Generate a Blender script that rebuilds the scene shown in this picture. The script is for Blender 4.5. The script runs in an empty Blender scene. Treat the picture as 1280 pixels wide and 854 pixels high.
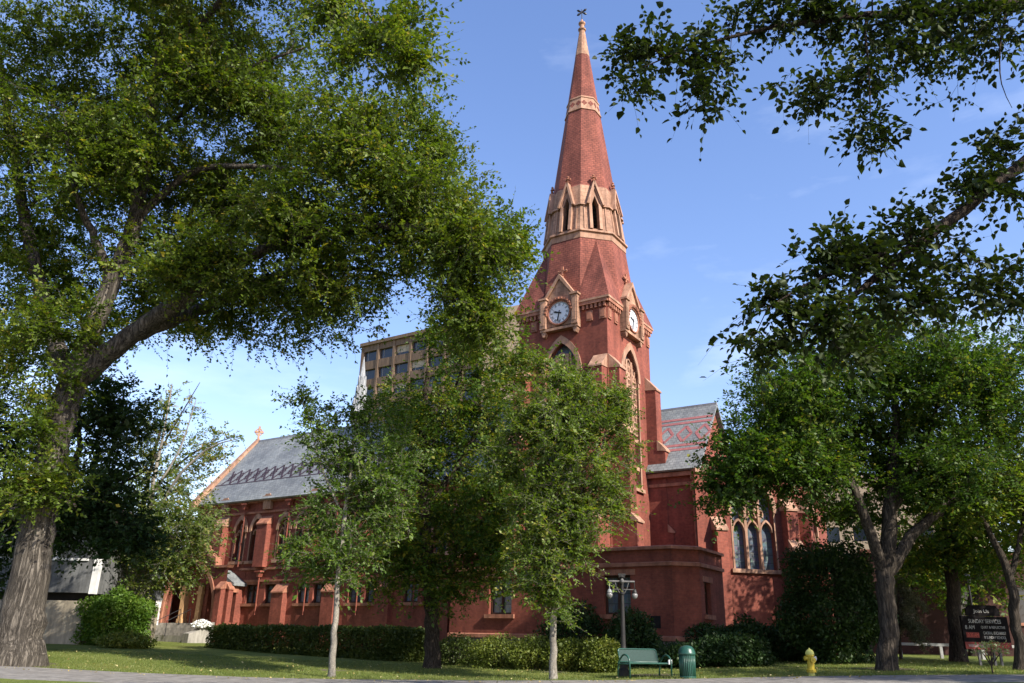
import bpy, bmesh, math, random
import numpy as np
from mathutils import Vector, Matrix
from mathutils.geometry import tessellate_polygon

sc = bpy.context.scene
COL = sc.collection
rad = math.radians

# ------------------------------------------------------------------ camera
F, TH, RO, EYE = 1011.55, rad(20.4769), rad(-1.3645), 1.6
_c, _s = math.cos(TH), math.sin(TH)
FW = np.array([0, _c, _s]); _r0 = np.array([1., 0, 0]); _u0 = np.array([0, -_s, _c])
RT = _r0 * math.cos(RO) - _u0 * math.sin(RO)
UP = _r0 * math.sin(RO) + _u0 * math.cos(RO)
cd = bpy.data.cameras.new('camera'); cam = bpy.data.objects.new('camera', cd); COL.objects.link(cam)
cd.sensor_width = 36.0; cd.lens = F / 1280 * 36; cd.clip_end = 3000; cd.clip_start = 0.1
_m = Matrix.Identity(4)
for _i in range(3):
    _m[_i][0], _m[_i][1], _m[_i][2] = RT[_i], UP[_i], -FW[_i]
_m[2][3] = EYE
cam.matrix_world = _m
sc.camera = cam

# ------------------------------------------------------------------ sky, sun, exposure
SUN_EL, SUN_PHI = rad(37), rad(43)          # sun to the right of and behind the viewer
sund = Vector((math.cos(SUN_PHI) * math.cos(SUN_EL), -math.sin(SUN_PHI) * math.cos(SUN_EL), math.sin(SUN_EL)))
w = bpy.data.worlds.new('World'); sc.world = w; w.use_nodes = True
nt = w.node_tree; nt.nodes.clear()
wo = nt.nodes.new('ShaderNodeOutputWorld'); bg = nt.nodes.new('ShaderNodeBackground')
sky = nt.nodes.new('ShaderNodeTexSky'); sky.sky_type = 'NISHITA'; sky.sun_disc = False
sky.sun_elevation = SUN_EL; sky.sun_rotation = math.pi / 2 + SUN_PHI
sky.altitude = 0; sky.air_density = 1.25; sky.dust_density = 0.6; sky.ozone_density = 2.2
tc = nt.nodes.new('ShaderNodeTexCoord'); mp = nt.nodes.new('ShaderNodeMapping'); mp.inputs['Scale'].default_value = (1.2, 1.2, 4.0)
nz = nt.nodes.new('ShaderNodeTexNoise'); nz.inputs['Scale'].default_value = 2.2; nz.inputs['Detail'].default_value = 7; nz.inputs['Roughness'].default_value = 0.55
cr = nt.nodes.new('ShaderNodeValToRGB'); cr.color_ramp.elements[0].position = 0.52; cr.color_ramp.elements[0].color = (0, 0, 0, 1)
cr.color_ramp.elements[1].position = 0.86; cr.color_ramp.elements[1].color = (.35, .35, .35, 1)
mx = nt.nodes.new('ShaderNodeMixRGB'); mx.inputs['Color2'].default_value = (7.5, 8.0, 8.8, 1)
L = nt.links.new
L(tc.outputs['Generated'], mp.inputs['Vector']); L(mp.outputs[0], nz.inputs['Vector']); L(nz.outputs['Fac'], cr.inputs[0])
hs = nt.nodes.new('ShaderNodeHueSaturation'); hs.inputs['Saturation'].default_value = 1.15
tn = nt.nodes.new('ShaderNodeMixRGB'); tn.blend_type = 'MULTIPLY'; tn.inputs[0].default_value = 1; tn.inputs[2].default_value = (1.16, 1.02, 1.10, 1)
L(sky.outputs[0], tn.inputs[1]); L(tn.outputs[0], hs.inputs['Color']); L(cr.outputs[0], mx.inputs['Fac']); L(hs.outputs[0], mx.inputs['Color1']); L(mx.outputs[0], bg.inputs['Color'])
L(bg.outputs[0], wo.inputs['Surface'])
bg.inputs['Strength'].default_value = 0.13
sl = bpy.data.lights.new('sun', 'SUN'); so = bpy.data.objects.new('sun', sl); COL.objects.link(so)
sl.energy = 4.8; sl.angle = rad(0.53); sl.color = (1.0, .93, .82)
so.rotation_euler = sund.to_track_quat('Z', 'Y').to_euler()
so.location = (30, -30, 60)
sc.view_settings.view_transform = 'Standard'; sc.view_settings.look = 'None'
sc.view_settings.exposure = 0.95; sc.view_settings.gamma = 1.0; sc.view_settings.use_curve_mapping = False
sc.cycles.max_bounces = 6; sc.cycles.diffuse_bounces = 3; sc.cycles.glossy_bounces = 3; sc.cycles.transmission_bounces = 3
sc.cycles.transparent_max_bounces = 6

# ------------------------------------------------------------------ pixel helpers (give points in the place at a stated depth)
def ray(px, py): return FW + RT * (px - 640) / F - UP * (py - 427) / F
def P(px, py, Y):
    d = ray(px, py); return np.array([0, 0, EYE]) + d * (Y / d[1])

_gx = [-40, -16, -12, -8, -5.6, -.7, 3.5, 6.7, 8.2, 12, 14.5, 16.5, 40]
_gz = [.75, .62, .50, .44, .43, .50, .60, .73, .80, .93, 1.0, 1.05, 1.1]
def g(x, y):
    t = float(np.interp(x, _gx, _gz))
    if y < 11: return 0.0
    if y < 21.5: return .13 + (t - .13) * (y - 11) / 10.5
    return t + .028 * max(0, min(y, 40) - 27) + .013 * max(0, min(y, 62) - 40)
def hit(px, py, dz=0.0):
    d = ray(px, py); lo, hi = 20., 400.
    for _ in range(50):
        m = (lo + hi) / 2; p = np.array([0, 0, EYE]) + d * (m / d[1])
        if p[2] > g(p[0], p[1]) + dz: lo = m
        else: hi = m
    return np.array([0, 0, EYE]) + d * (lo / d[1])
def onground(px, Y, py=800):
    p = P(px, py, Y); return np.array([p[0], Y, g(p[0], Y)])

# ------------------------------------------------------------------ tagging and mesh building
def tag(o, label=None, cat=None, group=None, kind=None):
    if label: o['label'] = label
    if cat: o['category'] = cat
    if group: o['group'] = group
    if kind: o['kind'] = kind
    return o
def empty(name, loc=(0, 0, 0), rz=0.0, parent=None):
    o = bpy.data.objects.new(name, None); COL.objects.link(o); o.location = loc; o.rotation_euler = (0, 0, rz)
    o.empty_display_size = .3
    if parent: o.parent = parent
    return o

class Fr:
    """plane frame: s along t, z up, d outward along n"""
    def __init__(self, o, t, n):
        self.o = Vector(o); self.t = Vector(t).normalized(); self.n = Vector(n).normalized()
    def __call__(self, s, z, d=0.0): return self.o + self.t * s + self.n * d + Vector((0, 0, z))

class MB:
    def __init__(self): self.v = []; self.f = []
    def add(self, vs, fs):
        k = len(self.v); self.v += [tuple(p) for p in vs]; self.f += [tuple(i + k for i in q) for q in fs]
    def box(self, x0, x1, y0, y1, z0, z1):
        self.add([(x0, y0, z0), (x1, y0, z0), (x1, y1, z0), (x0, y1, z0), (x0, y0, z1), (x1, y0, z1), (x1, y1, z1), (x0, y1, z1)],
                 [(0, 3, 2, 1), (4, 5, 6, 7), (0, 1, 5, 4), (1, 2, 6, 5), (2, 3, 7, 6), (3, 0, 4, 7)])
    def fbox(self, fr, s0, s1, z0, z1, d0, d1): self.prism(fr, [(s0, z0), (s1, z0), (s1, z1), (s0, z1)], d0, d1)
    def prism(self, fr, poly, d0, d1):
        n = len(poly)
        vs = [fr(s, z, d0) for s, z in poly] + [fr(s, z, d1) for s, z in poly]
        self.add(vs, [tuple(range(n - 1, -1, -1)), tuple(range(n, 2 * n))] + [(i, (i + 1) % n, n + (i + 1) % n, n + i) for i in range(n)])
    def zprism(self, poly, z0, z1):
        n = len(poly)
        self.add([(x, y, z0) for x, y in poly] + [(x, y, z1) for x, y in poly],
                 [tuple(range(n - 1, -1, -1)), tuple(range(n, 2 * n))] + [(i, (i + 1) % n, n + (i + 1) % n, n + i) for i in range(n)])
    def band(self, fr, outer, inner, d0, d1, closed=False):
        n = len(outer); vs = []
        for p in (outer, inner):
            for d in (d0, d1): vs += [fr(s, z, d) for s, z in p]
        fs = []; m = n if closed else n - 1
        for i in range(m):
            j = (i + 1) % n
            fs += [(n + i, n + j, 3 * n + j, 3 * n + i), (i, 2 * n + i, 2 * n + j, j), (i, j, n + j, n + i), (2 * n + i, 3 * n + i, 3 * n + j, 2 * n + j)]
        if not closed:
            for i in (0, n - 1): fs.append((i, n + i, 3 * n + i, 2 * n + i))
        self.add(vs, fs)
    def wall(self, fr, outline, holes=(), depth=.35):
        polys = [[Vector((s, z, 0)) for s, z in p] for p in [outline] + list(holes)]
        flat = [p for q in polys for p in q]
        tris = tessellate_polygon(polys)
        self.add([fr(p.x, p.y, 0) for p in flat], tris)
        for h in holes:
            n = len(h)
            self.add([fr(s, z, 0) for s, z in h] + [fr(s, z, -depth) for s, z in h], [(i, (i + 1) % n, n + (i + 1) % n, n + i) for i in range(n)])
    def tube(self, pts, rads, n=8, cap=True):
        pts = [Vector(p) for p in pts]
        if not hasattr(rads, '__len__'): rads = [rads] * len(pts)
        k0 = len(self.v); prev = None
        for i, p in enumerate(pts):
            t = (pts[min(i + 1, len(pts) - 1)] - pts[max(i - 1, 0)]).normalized()
            if prev is None: a = t.orthogonal().normalized()
            else: a = (prev - t * prev.dot(t)).normalized()
            prev = a; b = t.cross(a)
            for k in range(n):
                q = 2 * math.pi * k / n
                self.v.append(tuple(p + (a * math.cos(q) + b * math.sin(q)) * rads[i]))
        for i in range(len(pts) - 1):
            for k in range(n):
                self.f.append((k0 + i * n + k, k0 + i * n + (k + 1) % n, k0 + (i + 1) * n + (k + 1) % n, k0 + (i + 1) * n + k))
        if cap:
            self.f.append(tuple(k0 + k for k in range(n - 1, -1, -1))); e = k0 + (len(pts) - 1) * n
            self.f.append(tuple(e + k for k in range(n)))
    def lathe(self, prof, n=16, o=(0, 0, 0), rot=0.0):
        k0 = len(self.v)
        for r, z in prof:
            for k in range(n):
                q = 2 * math.pi * k / n + rot
                self.v.append((o[0] + r * math.cos(q), o[1] + r * math.sin(q), o[2] + z))
        for i in range(len(prof) - 1):
            for k in range(n):
                self.f.append((k0 + i * n + k, k0 + i * n + (k + 1) % n, k0 + (i + 1) * n + (k + 1) % n, k0 + (i + 1) * n + k))
        self.f.append(tuple(k0 + k for k in range(n - 1, -1, -1))); e = k0 + (len(prof) - 1) * n
        self.f.append(tuple(e + k for k in range(n)))
    def build(self, name, mat, parent=None, smooth=False, bevel=0.0, recalc=True):
        me = bpy.data.meshes.new(name); me.from_pydata(self.v, [], self.f); me.validate()
        if recalc:
            bm = bmesh.new(); bm.from_mesh(me); bmesh.ops.recalc_face_normals(bm, faces=bm.faces); bm.to_mesh(me); bm.free()
        uv_box(me)
        if smooth:
            me.polygons.foreach_set('use_smooth', [True] * len(me.polygons))
        me.materials.append(mat)
        o = bpy.data.objects.new(name, me); COL.objects.link(o)
        if parent: o.parent = parent
        if bevel:
            m = o.modifiers.new('bevel', 'BEVEL'); m.width = bevel; m.segments = 2; m.limit_method = 'ANGLE'; m.angle_limit = rad(40)
        return o

def uv_box(me):
    n = len(me.loops)
    if not n: return
    uv = me.uv_layers.new(name='UV')
    co = np.empty(len(me.vertices) * 3); me.vertices.foreach_get('co', co); co = co.reshape(-1, 3)
    li = np.empty(n, int); me.loops.foreach_get('vertex_index', li)
    npoly = len(me.polygons); nr = np.empty(npoly * 3); me.polygons.foreach_get('normal', nr); nr = nr.reshape(-1, 3)
    lt = np.empty(npoly, int); me.polygons.foreach_get('loop_total', lt)
    pn = np.repeat(nr, lt, axis=0)
    t = np.stack([-pn[:, 1], pn[:, 0], np.zeros(n)], 1); l = np.linalg.norm(t, axis=1)
    flat = l < .25; t[flat] = (1, 0, 0); l[flat] = 1; t /= l[:, None]
    v = np.cross(pn, t); v[flat] = (0, 1, 0)
    p = co[li]
    out = np.stack([(p * t).sum(1), (p * v).sum(1)], 1).astype(np.float32)
    uv.data.foreach_set('uv', out.ravel())

# ------------------------------------------------------------------ materials
def newmat(name):
    m = bpy.data.materials.new(name); m.use_nodes = True
    nt = m.node_tree; b = nt.nodes['Principled BSDF']; return m, nt, b
def node(nt, typ, **kw):
    n = nt.nodes.new(typ)
    for k, v in kw.items():
        if k in n.inputs.keys(): n.inputs[k].default_value = v
        else: setattr(n, k, v)
    return n
def ramp(nt, src, stops):
    r = nt.nodes.new('ShaderNodeValToRGB'); e = r.color_ramp.elements
    while len(e) < len(stops): e.new(.5)
    for q, (p, c) in zip(e, stops):
        q.position = p; q.color = (*c, 1)
    nt.links.new(src, r.inputs[0]); return r.outputs[0]
def mixc(nt, fac, a, b, mode='MIX'):
    n = nt.nodes.new('ShaderNodeMixRGB'); n.blend_type = mode
    for i, x in ((0, fac), (1, a), (2, b)):
        if hasattr(x, 'links') or hasattr(x, 'is_linked'): nt.links.new(x, n.inputs[i])
        elif i == 0: n.inputs[0].default_value = x
        else: n.inputs[i].default_value = (*x, 1)
    return n.outputs[0]
def bump(nt, b, src, strength=.4, dist=.02):
    n = node(nt, 'ShaderNodeBump', Strength=strength, Distance=dist); nt.links.new(src, n.inputs['Height']); nt.links.new(n.outputs[0], b.inputs['Normal'])
def coords(nt, kind='Object', scale=(1, 1, 1)):
    t = nt.nodes.new('ShaderNodeTexCoord'); m = nt.nodes.new('ShaderNodeMapping'); m.inputs['Scale'].default_value = scale
    nt.links.new(t.outputs[kind], m.inputs[0]); return m.outputs[0]

def brick_mat(name, c1, c2, mortar, bw=.22, bh=.075, rough=.85, dirt=.25, ms=.008):
    m, nt, b = newmat(name)
    uv = coords(nt, 'UV')
    br = node(nt, 'ShaderNodeTexBrick'); br.offset = .5
    br.inputs['Color1'].default_value = (*c1, 1); br.inputs['Color2'].default_value = (*c2, 1); br.inputs['Mortar'].default_value = (*mortar, 1)
    br.inputs['Scale'].default_value = 1; br.inputs['Mortar Size'].default_value = ms; br.inputs['Brick Width'].default_value = bw; br.inputs['Row Height'].default_value = bh
    nt.links.new(uv, br.inputs['Vector'])
    ob = coords(nt, 'Object')
    n1 = node(nt, 'ShaderNodeTexNoise', Scale=.55, Detail=6.0, Roughness=.62); nt.links.new(ob, n1.inputs['Vector'])
    n2 = node(nt, 'ShaderNodeTexNoise', Scale=7.0, Detail=3.0); nt.links.new(ob, n2.inputs['Vector'])
    st = coords(nt, 'Object', (1.3, 1.3, .12)); n3 = node(nt, 'ShaderNodeTexNoise', Scale=1.6, Detail=5.0); nt.links.new(st, n3.inputs['Vector'])
    k = ramp(nt, n1.outputs['Fac'], [(.3, (.66, .65, .66)), (.7, (1.16, 1.14, 1.10))])
    c = mixc(nt, 1.0, br.outputs['Color'], k, 'MULTIPLY')
    k2 = ramp(nt, n2.outputs['Fac'], [(.3, (.76, .76, .78)), (.7, (1.18, 1.18, 1.16))])
    c = mixc(nt, .8, c, k2, 'MULTIPLY')
    k3 = ramp(nt, n3.outputs['Fac'], [(.35, (1 - dirt,) * 3), (.62, (1, 1, 1))])
    c = mixc(nt, .8, c, k3, 'MULTIPLY')
    nt.links.new(c, b.inputs['Base Color']); b.inputs['Roughness'].default_value = rough
    b.inputs['Specular IOR Level'].default_value = .25
    bump(nt, b, br.outputs['Fac'], .25, -.01)
    return m
def noise_mat(name, c1, c2, scale=3.0, rough=.8, metal=0.0, bstr=.15, stretch=(1, 1, 1), spec=.3, detail=6.0, stain=0.0):
    m, nt, b = newmat(name)
    ob = coords(nt, 'Object', stretch)
    n1 = node(nt, 'ShaderNodeTexNoise', Scale=scale, Detail=detail, Roughness=.6); nt.links.new(ob, n1.inputs['Vector'])
    c = ramp(nt, n1.outputs['Fac'], [(.32, c1), (.68, c2)])
    if stain:
        n3 = node(nt, 'ShaderNodeTexNoise', Scale=2.2, Detail=6.0, Roughness=.65); nt.links.new(coords(nt, 'Object', (1.5, 1.5, .25)), n3.inputs['Vector'])
        c = mixc(nt, 1.0, c, ramp(nt, n3.outputs['Fac'], [(.36, (1 - stain,) * 3), (.6, (1, 1, 1))]), 'MULTIPLY')
    nt.links.new(c, b.inputs['Base Color']); b.inputs['Roughness'].default_value = rough; b.inputs['Metallic'].default_value = metal
    b.inputs['Specular IOR Level'].default_value = spec
    if bstr: bump(nt, b, n1.outputs['Fac'], bstr, .03)
    return m
def leaf_mat(name, stops, trans=.42, gloss=.024):
    m, nt, b = newmat(name); nt.nodes.remove(b)
    out = nt.nodes['Material Output']
    at = node(nt, 'ShaderNodeAttribute', attribute_name='rnd')
    c = ramp(nt, at.outputs['Fac'], stops)
    d = node(nt, 'ShaderNodeBsdfDiffuse'); t = node(nt, 'ShaderNodeBsdfTranslucent'); gl = node(nt, 'ShaderNodeBsdfGlossy', Roughness=.5)
    tcx = mixc(nt, 1.0, c, (1.5, 1.55, .6), 'MULTIPLY')
    nt.links.new(c, d.inputs[0]); nt.links.new(tcx, t.inputs[0]); gl.inputs[0].default_value = (.8, .85, .7, 1)
    m1 = node(nt, 'ShaderNodeMixShader'); m1.inputs[0].default_value = trans
    nt.links.new(d.outputs[0], m1.inputs[1]); nt.links.new(t.outputs[0], m1.inputs[2])
    m2 = node(nt, 'ShaderNodeMixShader'); m2.inputs[0].default_value = gloss
    nt.links.new(m1.outputs[0], m2.inputs[1]); nt.links.new(gl.outputs[0], m2.inputs[2]); nt.links.new(m2.outputs[0], out.inputs[0])
    return m
def bark_mat(name, c1, c2, scale=9.0, zs=.16, bs=.9):
    m, nt, b = newmat(name)
    ob = coords(nt, 'Object', (1, 1, zs))
    n1 = node(nt, 'ShaderNodeTexNoise', Scale=scale, Detail=9.0, Roughness=.68, Distortion=.9); nt.links.new(ob, n1.inputs['Vector'])
    n3 = node(nt, 'ShaderNodeTexNoise', Scale=scale * 2.4, Detail=5.0, Roughness=.6, Distortion=.4); nt.links.new(coords(nt, 'Object', (1, 1, zs * .55)), n3.inputs['Vector'])
    rd = node(nt, 'ShaderNodeMath', operation='SUBTRACT'); nt.links.new(n1.outputs['Fac'], rd.inputs[0]); rd.inputs[1].default_value = .5
    ab = node(nt, 'ShaderNodeMath', operation='ABSOLUTE'); nt.links.new(rd.outputs[0], ab.inputs[0])
    fr = ramp(nt, ab.outputs[0], [(0.0, (0, 0, 0)), (.09, (1, 1, 1))])          # narrow dark furrows between plates
    n2 = node(nt, 'ShaderNodeTexNoise', Scale=1.1, Detail=4.0); nt.links.new(coords(nt, 'Object'), n2.inputs['Vector'])
    h = mixc(nt, .6, n3.outputs['Fac'], fr, 'MULTIPLY')
    c = ramp(nt, h, [(.14, c1), (.6, c2)])
    k = ramp(nt, n2.outputs['Fac'], [(.35, (.66, .65, .64)), (.65, (1.12, 1.1, 1.06))])
    c = mixc(nt, 1.0, c, k, 'MULTIPLY')
    nt.links.new(c, b.inputs['Base Color']); b.inputs['Roughness'].default_value = .95; b.inputs['Specular IOR Level'].default_value = .1
    bump(nt, b, h, bs, .08); return m

M = {}
M['brick'] = brick_mat('red_brick', (0.2889, 0.0814, 0.0547), (0.2290, 0.0647, 0.0444), (0.2181, 0.0869, 0.0619), dirt=.36)
M['spire'] = brick_mat('spire_tile', (0.2912, 0.0950, 0.0662), (0.2288, 0.0732, 0.0524), (0.1352, 0.0445, 0.0331), bw=.28, bh=.15, ms=.016, dirt=.42)
M['stone'] = noise_mat('terracotta_stone', (0.3280, 0.1786, 0.1107), (0.4592, 0.2736, 0.1845), 2.6, .8, bstr=.2, stain=0.42)
M['stone_red'] = noise_mat('red_stone_trim', (0.3240, 0.1290, 0.0774), (0.4140, 0.1892, 0.1204), 3.0, .8, stain=0.42)
M['ashlar'] = brick_mat('ashlar_terracotta', (0.4704, 0.2808, 0.1890), (0.3948, 0.2301, 0.1512), (0.2520, 0.1404, 0.0924), bw=.5, bh=.3, ms=.012, dirt=.5)
M['slate'] = brick_mat('slate', (0.2534, 0.2718, 0.2755), (0.1971, 0.2167, 0.2230), (0.1197, 0.1307, 0.1345), bw=.26, bh=.2, ms=.012, rough=.55, dirt=.2)
M['slate_red'] = noise_mat('red_slate', (.23, .085, .085), (.31, .125, .12), 6, .7)
M['slate_dark'] = noise_mat('dark_slate', (.035, .022, .028), (.06, .04, .048), 6, .6)
M['lead'] = noise_mat('lead_flashing', (.18, .19, .2), (.28, .29, .3), 4, .6)
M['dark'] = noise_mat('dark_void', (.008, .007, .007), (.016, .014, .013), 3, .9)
M['concrete'] = noise_mat('concrete', (0.2720, 0.2560, 0.2240), (0.3760, 0.3520, 0.3120), 2.2, .9, stain=0.42)
M['foundation'] = noise_mat('rubble_stone', (.12, .105, .09), (.22, .19, .165), 5, .9, bstr=.5)
M['wood'] = noise_mat('door_wood', (.035, .016, .01), (.07, .03, .018), 6, .6, stretch=(6, 6, .6))
M['oak'] = noise_mat('honey_wood', (.42, .24, .11), (.55, .34, .17), 6, .7, stretch=(6, 6, .6))
M['white'] = noise_mat('white_paint', (.58, .58, .56), (.72, .72, .70), 1.6, .6)
M['oldwhite'] = noise_mat('weathered_white_paint', (.30, .30, .29), (.45, .45, .43), 3, .7)
M['dial'] = noise_mat('clock_dial', (.62, .66, .70), (.72, .75, .78), 3, .45, bstr=0)
M['black'] = noise_mat('black_paint', (.010, .010, .011), (.02, .02, .022), 5, .5)
M['green'] = noise_mat('green_enamel', (.014, .062, .043), (.022, .085, .06), 4, .35, spec=.5, stain=0.30)
M['green_dark'] = noise_mat('green_mesh', (.007, .028, .023), (.012, .042, .034), 30, .55)
M['yellow'] = noise_mat('yellow_enamel', (.46, .33, .018), (.60, .45, .03), 7, .5, spec=.5, stain=0.30)
M['limeyellow'] = noise_mat('faded_yellow', (.45, .45, .10), (.55, .54, .16), 9, .5)
M['stucco'] = noise_mat('shaded_white_stucco', (0.1200, 0.1230, 0.1230), (0.1560, 0.1590, 0.1590), 8, .9, stain=0.42)  # white stucco toned to grey; the wall's shade is in the colour
M['beige'] = noise_mat('beige_concrete', (.33, .28, .205), (.45, .39, .29), 1.5, .9, stain=0.42)
M['shingle'] = brick_mat('brown_shingle', (.09, .05, .04), (.065, .037, .03), (.03, .02, .016), bw=.3, bh=.15, dirt=.2)
M['tan'] = noise_mat('tan_concrete', (0.1394, 0.0952, 0.0652), (0.1812, 0.1258, 0.0858), .35, .85, stain=0.42)
M['peach'] = noise_mat('peach_concrete', (.46, .33, .215), (.52, .38, .255), .3, .85)
M['metalwhite'] = noise_mat('white_metal', (0.2160, 0.2240, 0.2280), (0.3200, 0.3280, 0.3280), 2, .5)
M['pole'] = noise_mat('pole_paint', (.012, .012, .012), (.028, .026, .024), 5, .55)
M['pole_grey'] = noise_mat('weathered_pole', (.06, .06, .06), (.16, .155, .15), 6, .5)
M['frost'] = noise_mat('frosted_glass', (0.1320, 0.1320, 0.1320), (0.2040, 0.2040, 0.1980), 4, .15)
M['signblack'] = noise_mat('sign_black', (.007, .006, .0065), (.011, .009, .010), 3, .85, bstr=0, spec=.08)
M['signred'] = noise_mat('sign_red', (0.1500, 0.0188, 0.0150), (0.1875, 0.0263, 0.0210), 3, .6, bstr=0)
M['lettering'] = noise_mat('pale_lettering', (0.3000, 0.2940, 0.2820), (0.3600, 0.3480, 0.3360), 3, .7, bstr=0)
M['lettering_red'] = noise_mat('red_lettering', (.5, .09, .06), (.58, .12, .08), 3, .7, bstr=0)
M['soil'] = noise_mat('bare_soil', (.07, .055, .035), (.14, .115, .075), 5, .95, bstr=.6, detail=9.0)
M['asphalt'] = noise_mat('asphalt', (.04, .04, .042), (.065, .063, .062), 14, .95)
M['paving'] = noise_mat('pavement_concrete', (0.1860, 0.1705, 0.1488), (0.2604, 0.2418, 0.2139), 3.5, .92, detail=10.0, stain=0.42)
M['flower'] = noise_mat('white_petals', (.75, .75, .72), (.85, .85, .82), 9, .7)
M['darkbrick'] = brick_mat('dark_red_brick', (0.0720, 0.0280, 0.0220), (0.0540, 0.0220, 0.0180), (0.0432, 0.0280, 0.0240), dirt=.3)  # dark brick lowered further, the shade it stands in put into the colour
def glass_mat():
    m, nt, b = newmat('leaded_glass'); uv = coords(nt, 'UV')
    br = node(nt, 'ShaderNodeTexBrick'); br.offset = 0
    br.inputs['Color1'].default_value = (.17, .20, .22, 1); br.inputs['Color2'].default_value = (.06, .08, .105, 1); br.inputs['Mortar'].default_value = (.015, .014, .013, 1)
    br.inputs['Scale'].default_value = 1; br.inputs['Mortar Size'].default_value = .018; br.inputs['Brick Width'].default_value = .34; br.inputs['Row Height'].default_value = .42
    nt.links.new(uv, br.inputs['Vector'])
    v = node(nt, 'ShaderNodeTexVoronoi', Scale=7.0); nt.links.new(uv, v.inputs['Vector'])
    k = mixc(nt, .6, br.outputs['Color'], v.outputs['Color'], 'MULTIPLY')
    k = mixc(nt, .4, k, (.15, .18, .21)); nt.links.new(k, b.inputs['Base Color']); b.inputs['Roughness'].default_value = .22  # pale blue-grey lift puts the sky's reflection into the glass colour
    n = node(nt, 'ShaderNodeTexNoise', Scale=4.0, Detail=3.0); nt.links.new(uv, n.inputs['Vector']); bump(nt, b, n.outputs['Fac'], .2, .03)
    return m
M['glass'] = glass_mat()
mg, ntg, bg_ = newmat('window_glass'); bg_.inputs['Base Color'].default_value = (.03, .035, .045, 1); bg_.inputs['Roughness'].default_value = .08
M['pane'] = mg
GREEN = lambda a, b_, c: [(0, a), (.55, b_), (1, c)]
M['leaf_elm'] = leaf_mat('elm_leaf', [(0, (0.0518, 0.0890, 0.0099)), (.6, (0.1048, 0.1540, 0.0144)), (.92, (0.1760, 0.1940, 0.0189)), (1, (0.2592, 0.2100, 0.0270))])
M['leaf_young'] = leaf_mat('young_leaf', [(0, (0.0516, 0.1019, 0.0150)), (.6, (0.0936, 0.1590, 0.0210)), (1, (0.1704, 0.2106, 0.0330))])
M['leaf_mid'] = leaf_mat('middle_leaf', [(0, (0.0326, 0.0727, 0.0100)), (.6, (0.0674, 0.1246, 0.0150)), (.88, (0.1421, 0.1638, 0.0160)), (1, (0.2316, 0.2076, 0.0300))])
M['leaf_ash'] = leaf_mat('ash_leaf', [(0, (0.0717, 0.1188, 0.0160)), (.6, (0.1187, 0.1815, 0.0210)), (.93, (0.2072, 0.2255, 0.0290)), (1, (0.2688, 0.2420, 0.0500))])
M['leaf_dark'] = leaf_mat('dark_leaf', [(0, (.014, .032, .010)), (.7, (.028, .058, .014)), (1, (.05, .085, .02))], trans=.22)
M['leaf_autumn'] = leaf_mat('autumn_leaf', [(0, (0.0660, 0.1125, 0.0220)), (.45, (0.1265, 0.1688, 0.0330)), (.8, (0.2200, 0.2125, 0.0495)), (1, (0.2860, 0.2125, 0.0990))])
M['leaf_near'] = leaf_mat('overhang_leaf', [(0, (0.0152, 0.0278, 0.0056)), (.6, (0.0272, 0.0446, 0.0073)), (1, (0.0577, 0.0746, 0.0090))], trans=.25)
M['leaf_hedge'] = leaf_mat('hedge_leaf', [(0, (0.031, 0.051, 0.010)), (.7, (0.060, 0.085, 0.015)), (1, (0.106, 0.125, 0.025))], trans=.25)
M['leaf_shrub'] = leaf_mat('shrub_leaf', [(0, (0.0640, 0.0921, 0.0144)), (.6, (0.1164, 0.1463, 0.0225)), (1, (0.2214, 0.2166, 0.0405))], trans=.3)
M['leaf_round'] = leaf_mat('bush_leaf', [(0, (0.0494, 0.1115, 0.0121)), (.6, (0.0897, 0.1633, 0.0176)), (1, (0.1472, 0.2162, 0.0275))], trans=.3)
M['needle'] = leaf_mat('grey_needle', [(0, (.09, .105, .06)), (.6, (.16, .17, .10)), (1, (.24, .24, .15))], trans=.15)
M['leaf_pale'] = leaf_mat('pale_leaf', [(0, (.13, .17, .06)), (.6, (.22, .26, .11)), (1, (.34, .36, .2))], trans=.3)
M['grassblade'] = leaf_mat('grass_blade', [(0, (.085, .120, .022)), (.6, (.135, .165, .034)), (1, (.21, .20, .065))], trans=.3, gloss=.03)
M['litter'] = leaf_mat('fallen_leaf', [(0, (.30, .22, .08)), (.6, (.42, .34, .14)), (1, (.55, .48, .26))], trans=.2)
M['bark_elm'] = bark_mat('elm_bark', (0.0270, 0.0234, 0.0198), (0.2025, 0.1800, 0.1512), 6.0, .12, 1.0)
M['bark_dark'] = bark_mat('dark_bark', (.02, .017, .014), (.115, .092, .072), 12.0, .2)
M['bark_right'] = bark_mat('ridged_bark', (.018, .016, .014), (.12, .10, .08), 8.0, .12)
M['bark_pale'] = bark_mat('pale_bark', (.16, .145, .12), (.36, .335, .29), 14.0, .5, .4)
def lawn_mat():
    m, nt, b = newmat('lawn_grass'); ob = coords(nt, 'Object')
    n1 = node(nt, 'ShaderNodeTexNoise', Scale=.5, Detail=8.0, Roughness=.65); nt.links.new(ob, n1.inputs['Vector'])
    n2 = node(nt, 'ShaderNodeTexNoise', Scale=22.0, Detail=4.0, Roughness=.7); nt.links.new(ob, n2.inputs['Vector'])
    c = ramp(nt, n1.outputs['Fac'], [(.3, (.095, .128, .03)), (.55, (.14, .168, .042)), (.75, (.22, .205, .08))])
    k = ramp(nt, n2.outputs['Fac'], [(.3, (.6, .62, .6)), (.7, (1.25, 1.22, 1.1))])
    c = mixc(nt, 1.0, c, k, 'MULTIPLY'); nt.links.new(c, b.inputs['Base Color']); b.inputs['Roughness'].default_value = .95
    b.inputs['Specular IOR Level'].default_value = .1; bump(nt, b, n2.outputs['Fac'], .9, .05); return m
M['lawn'] = lawn_mat()

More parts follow.
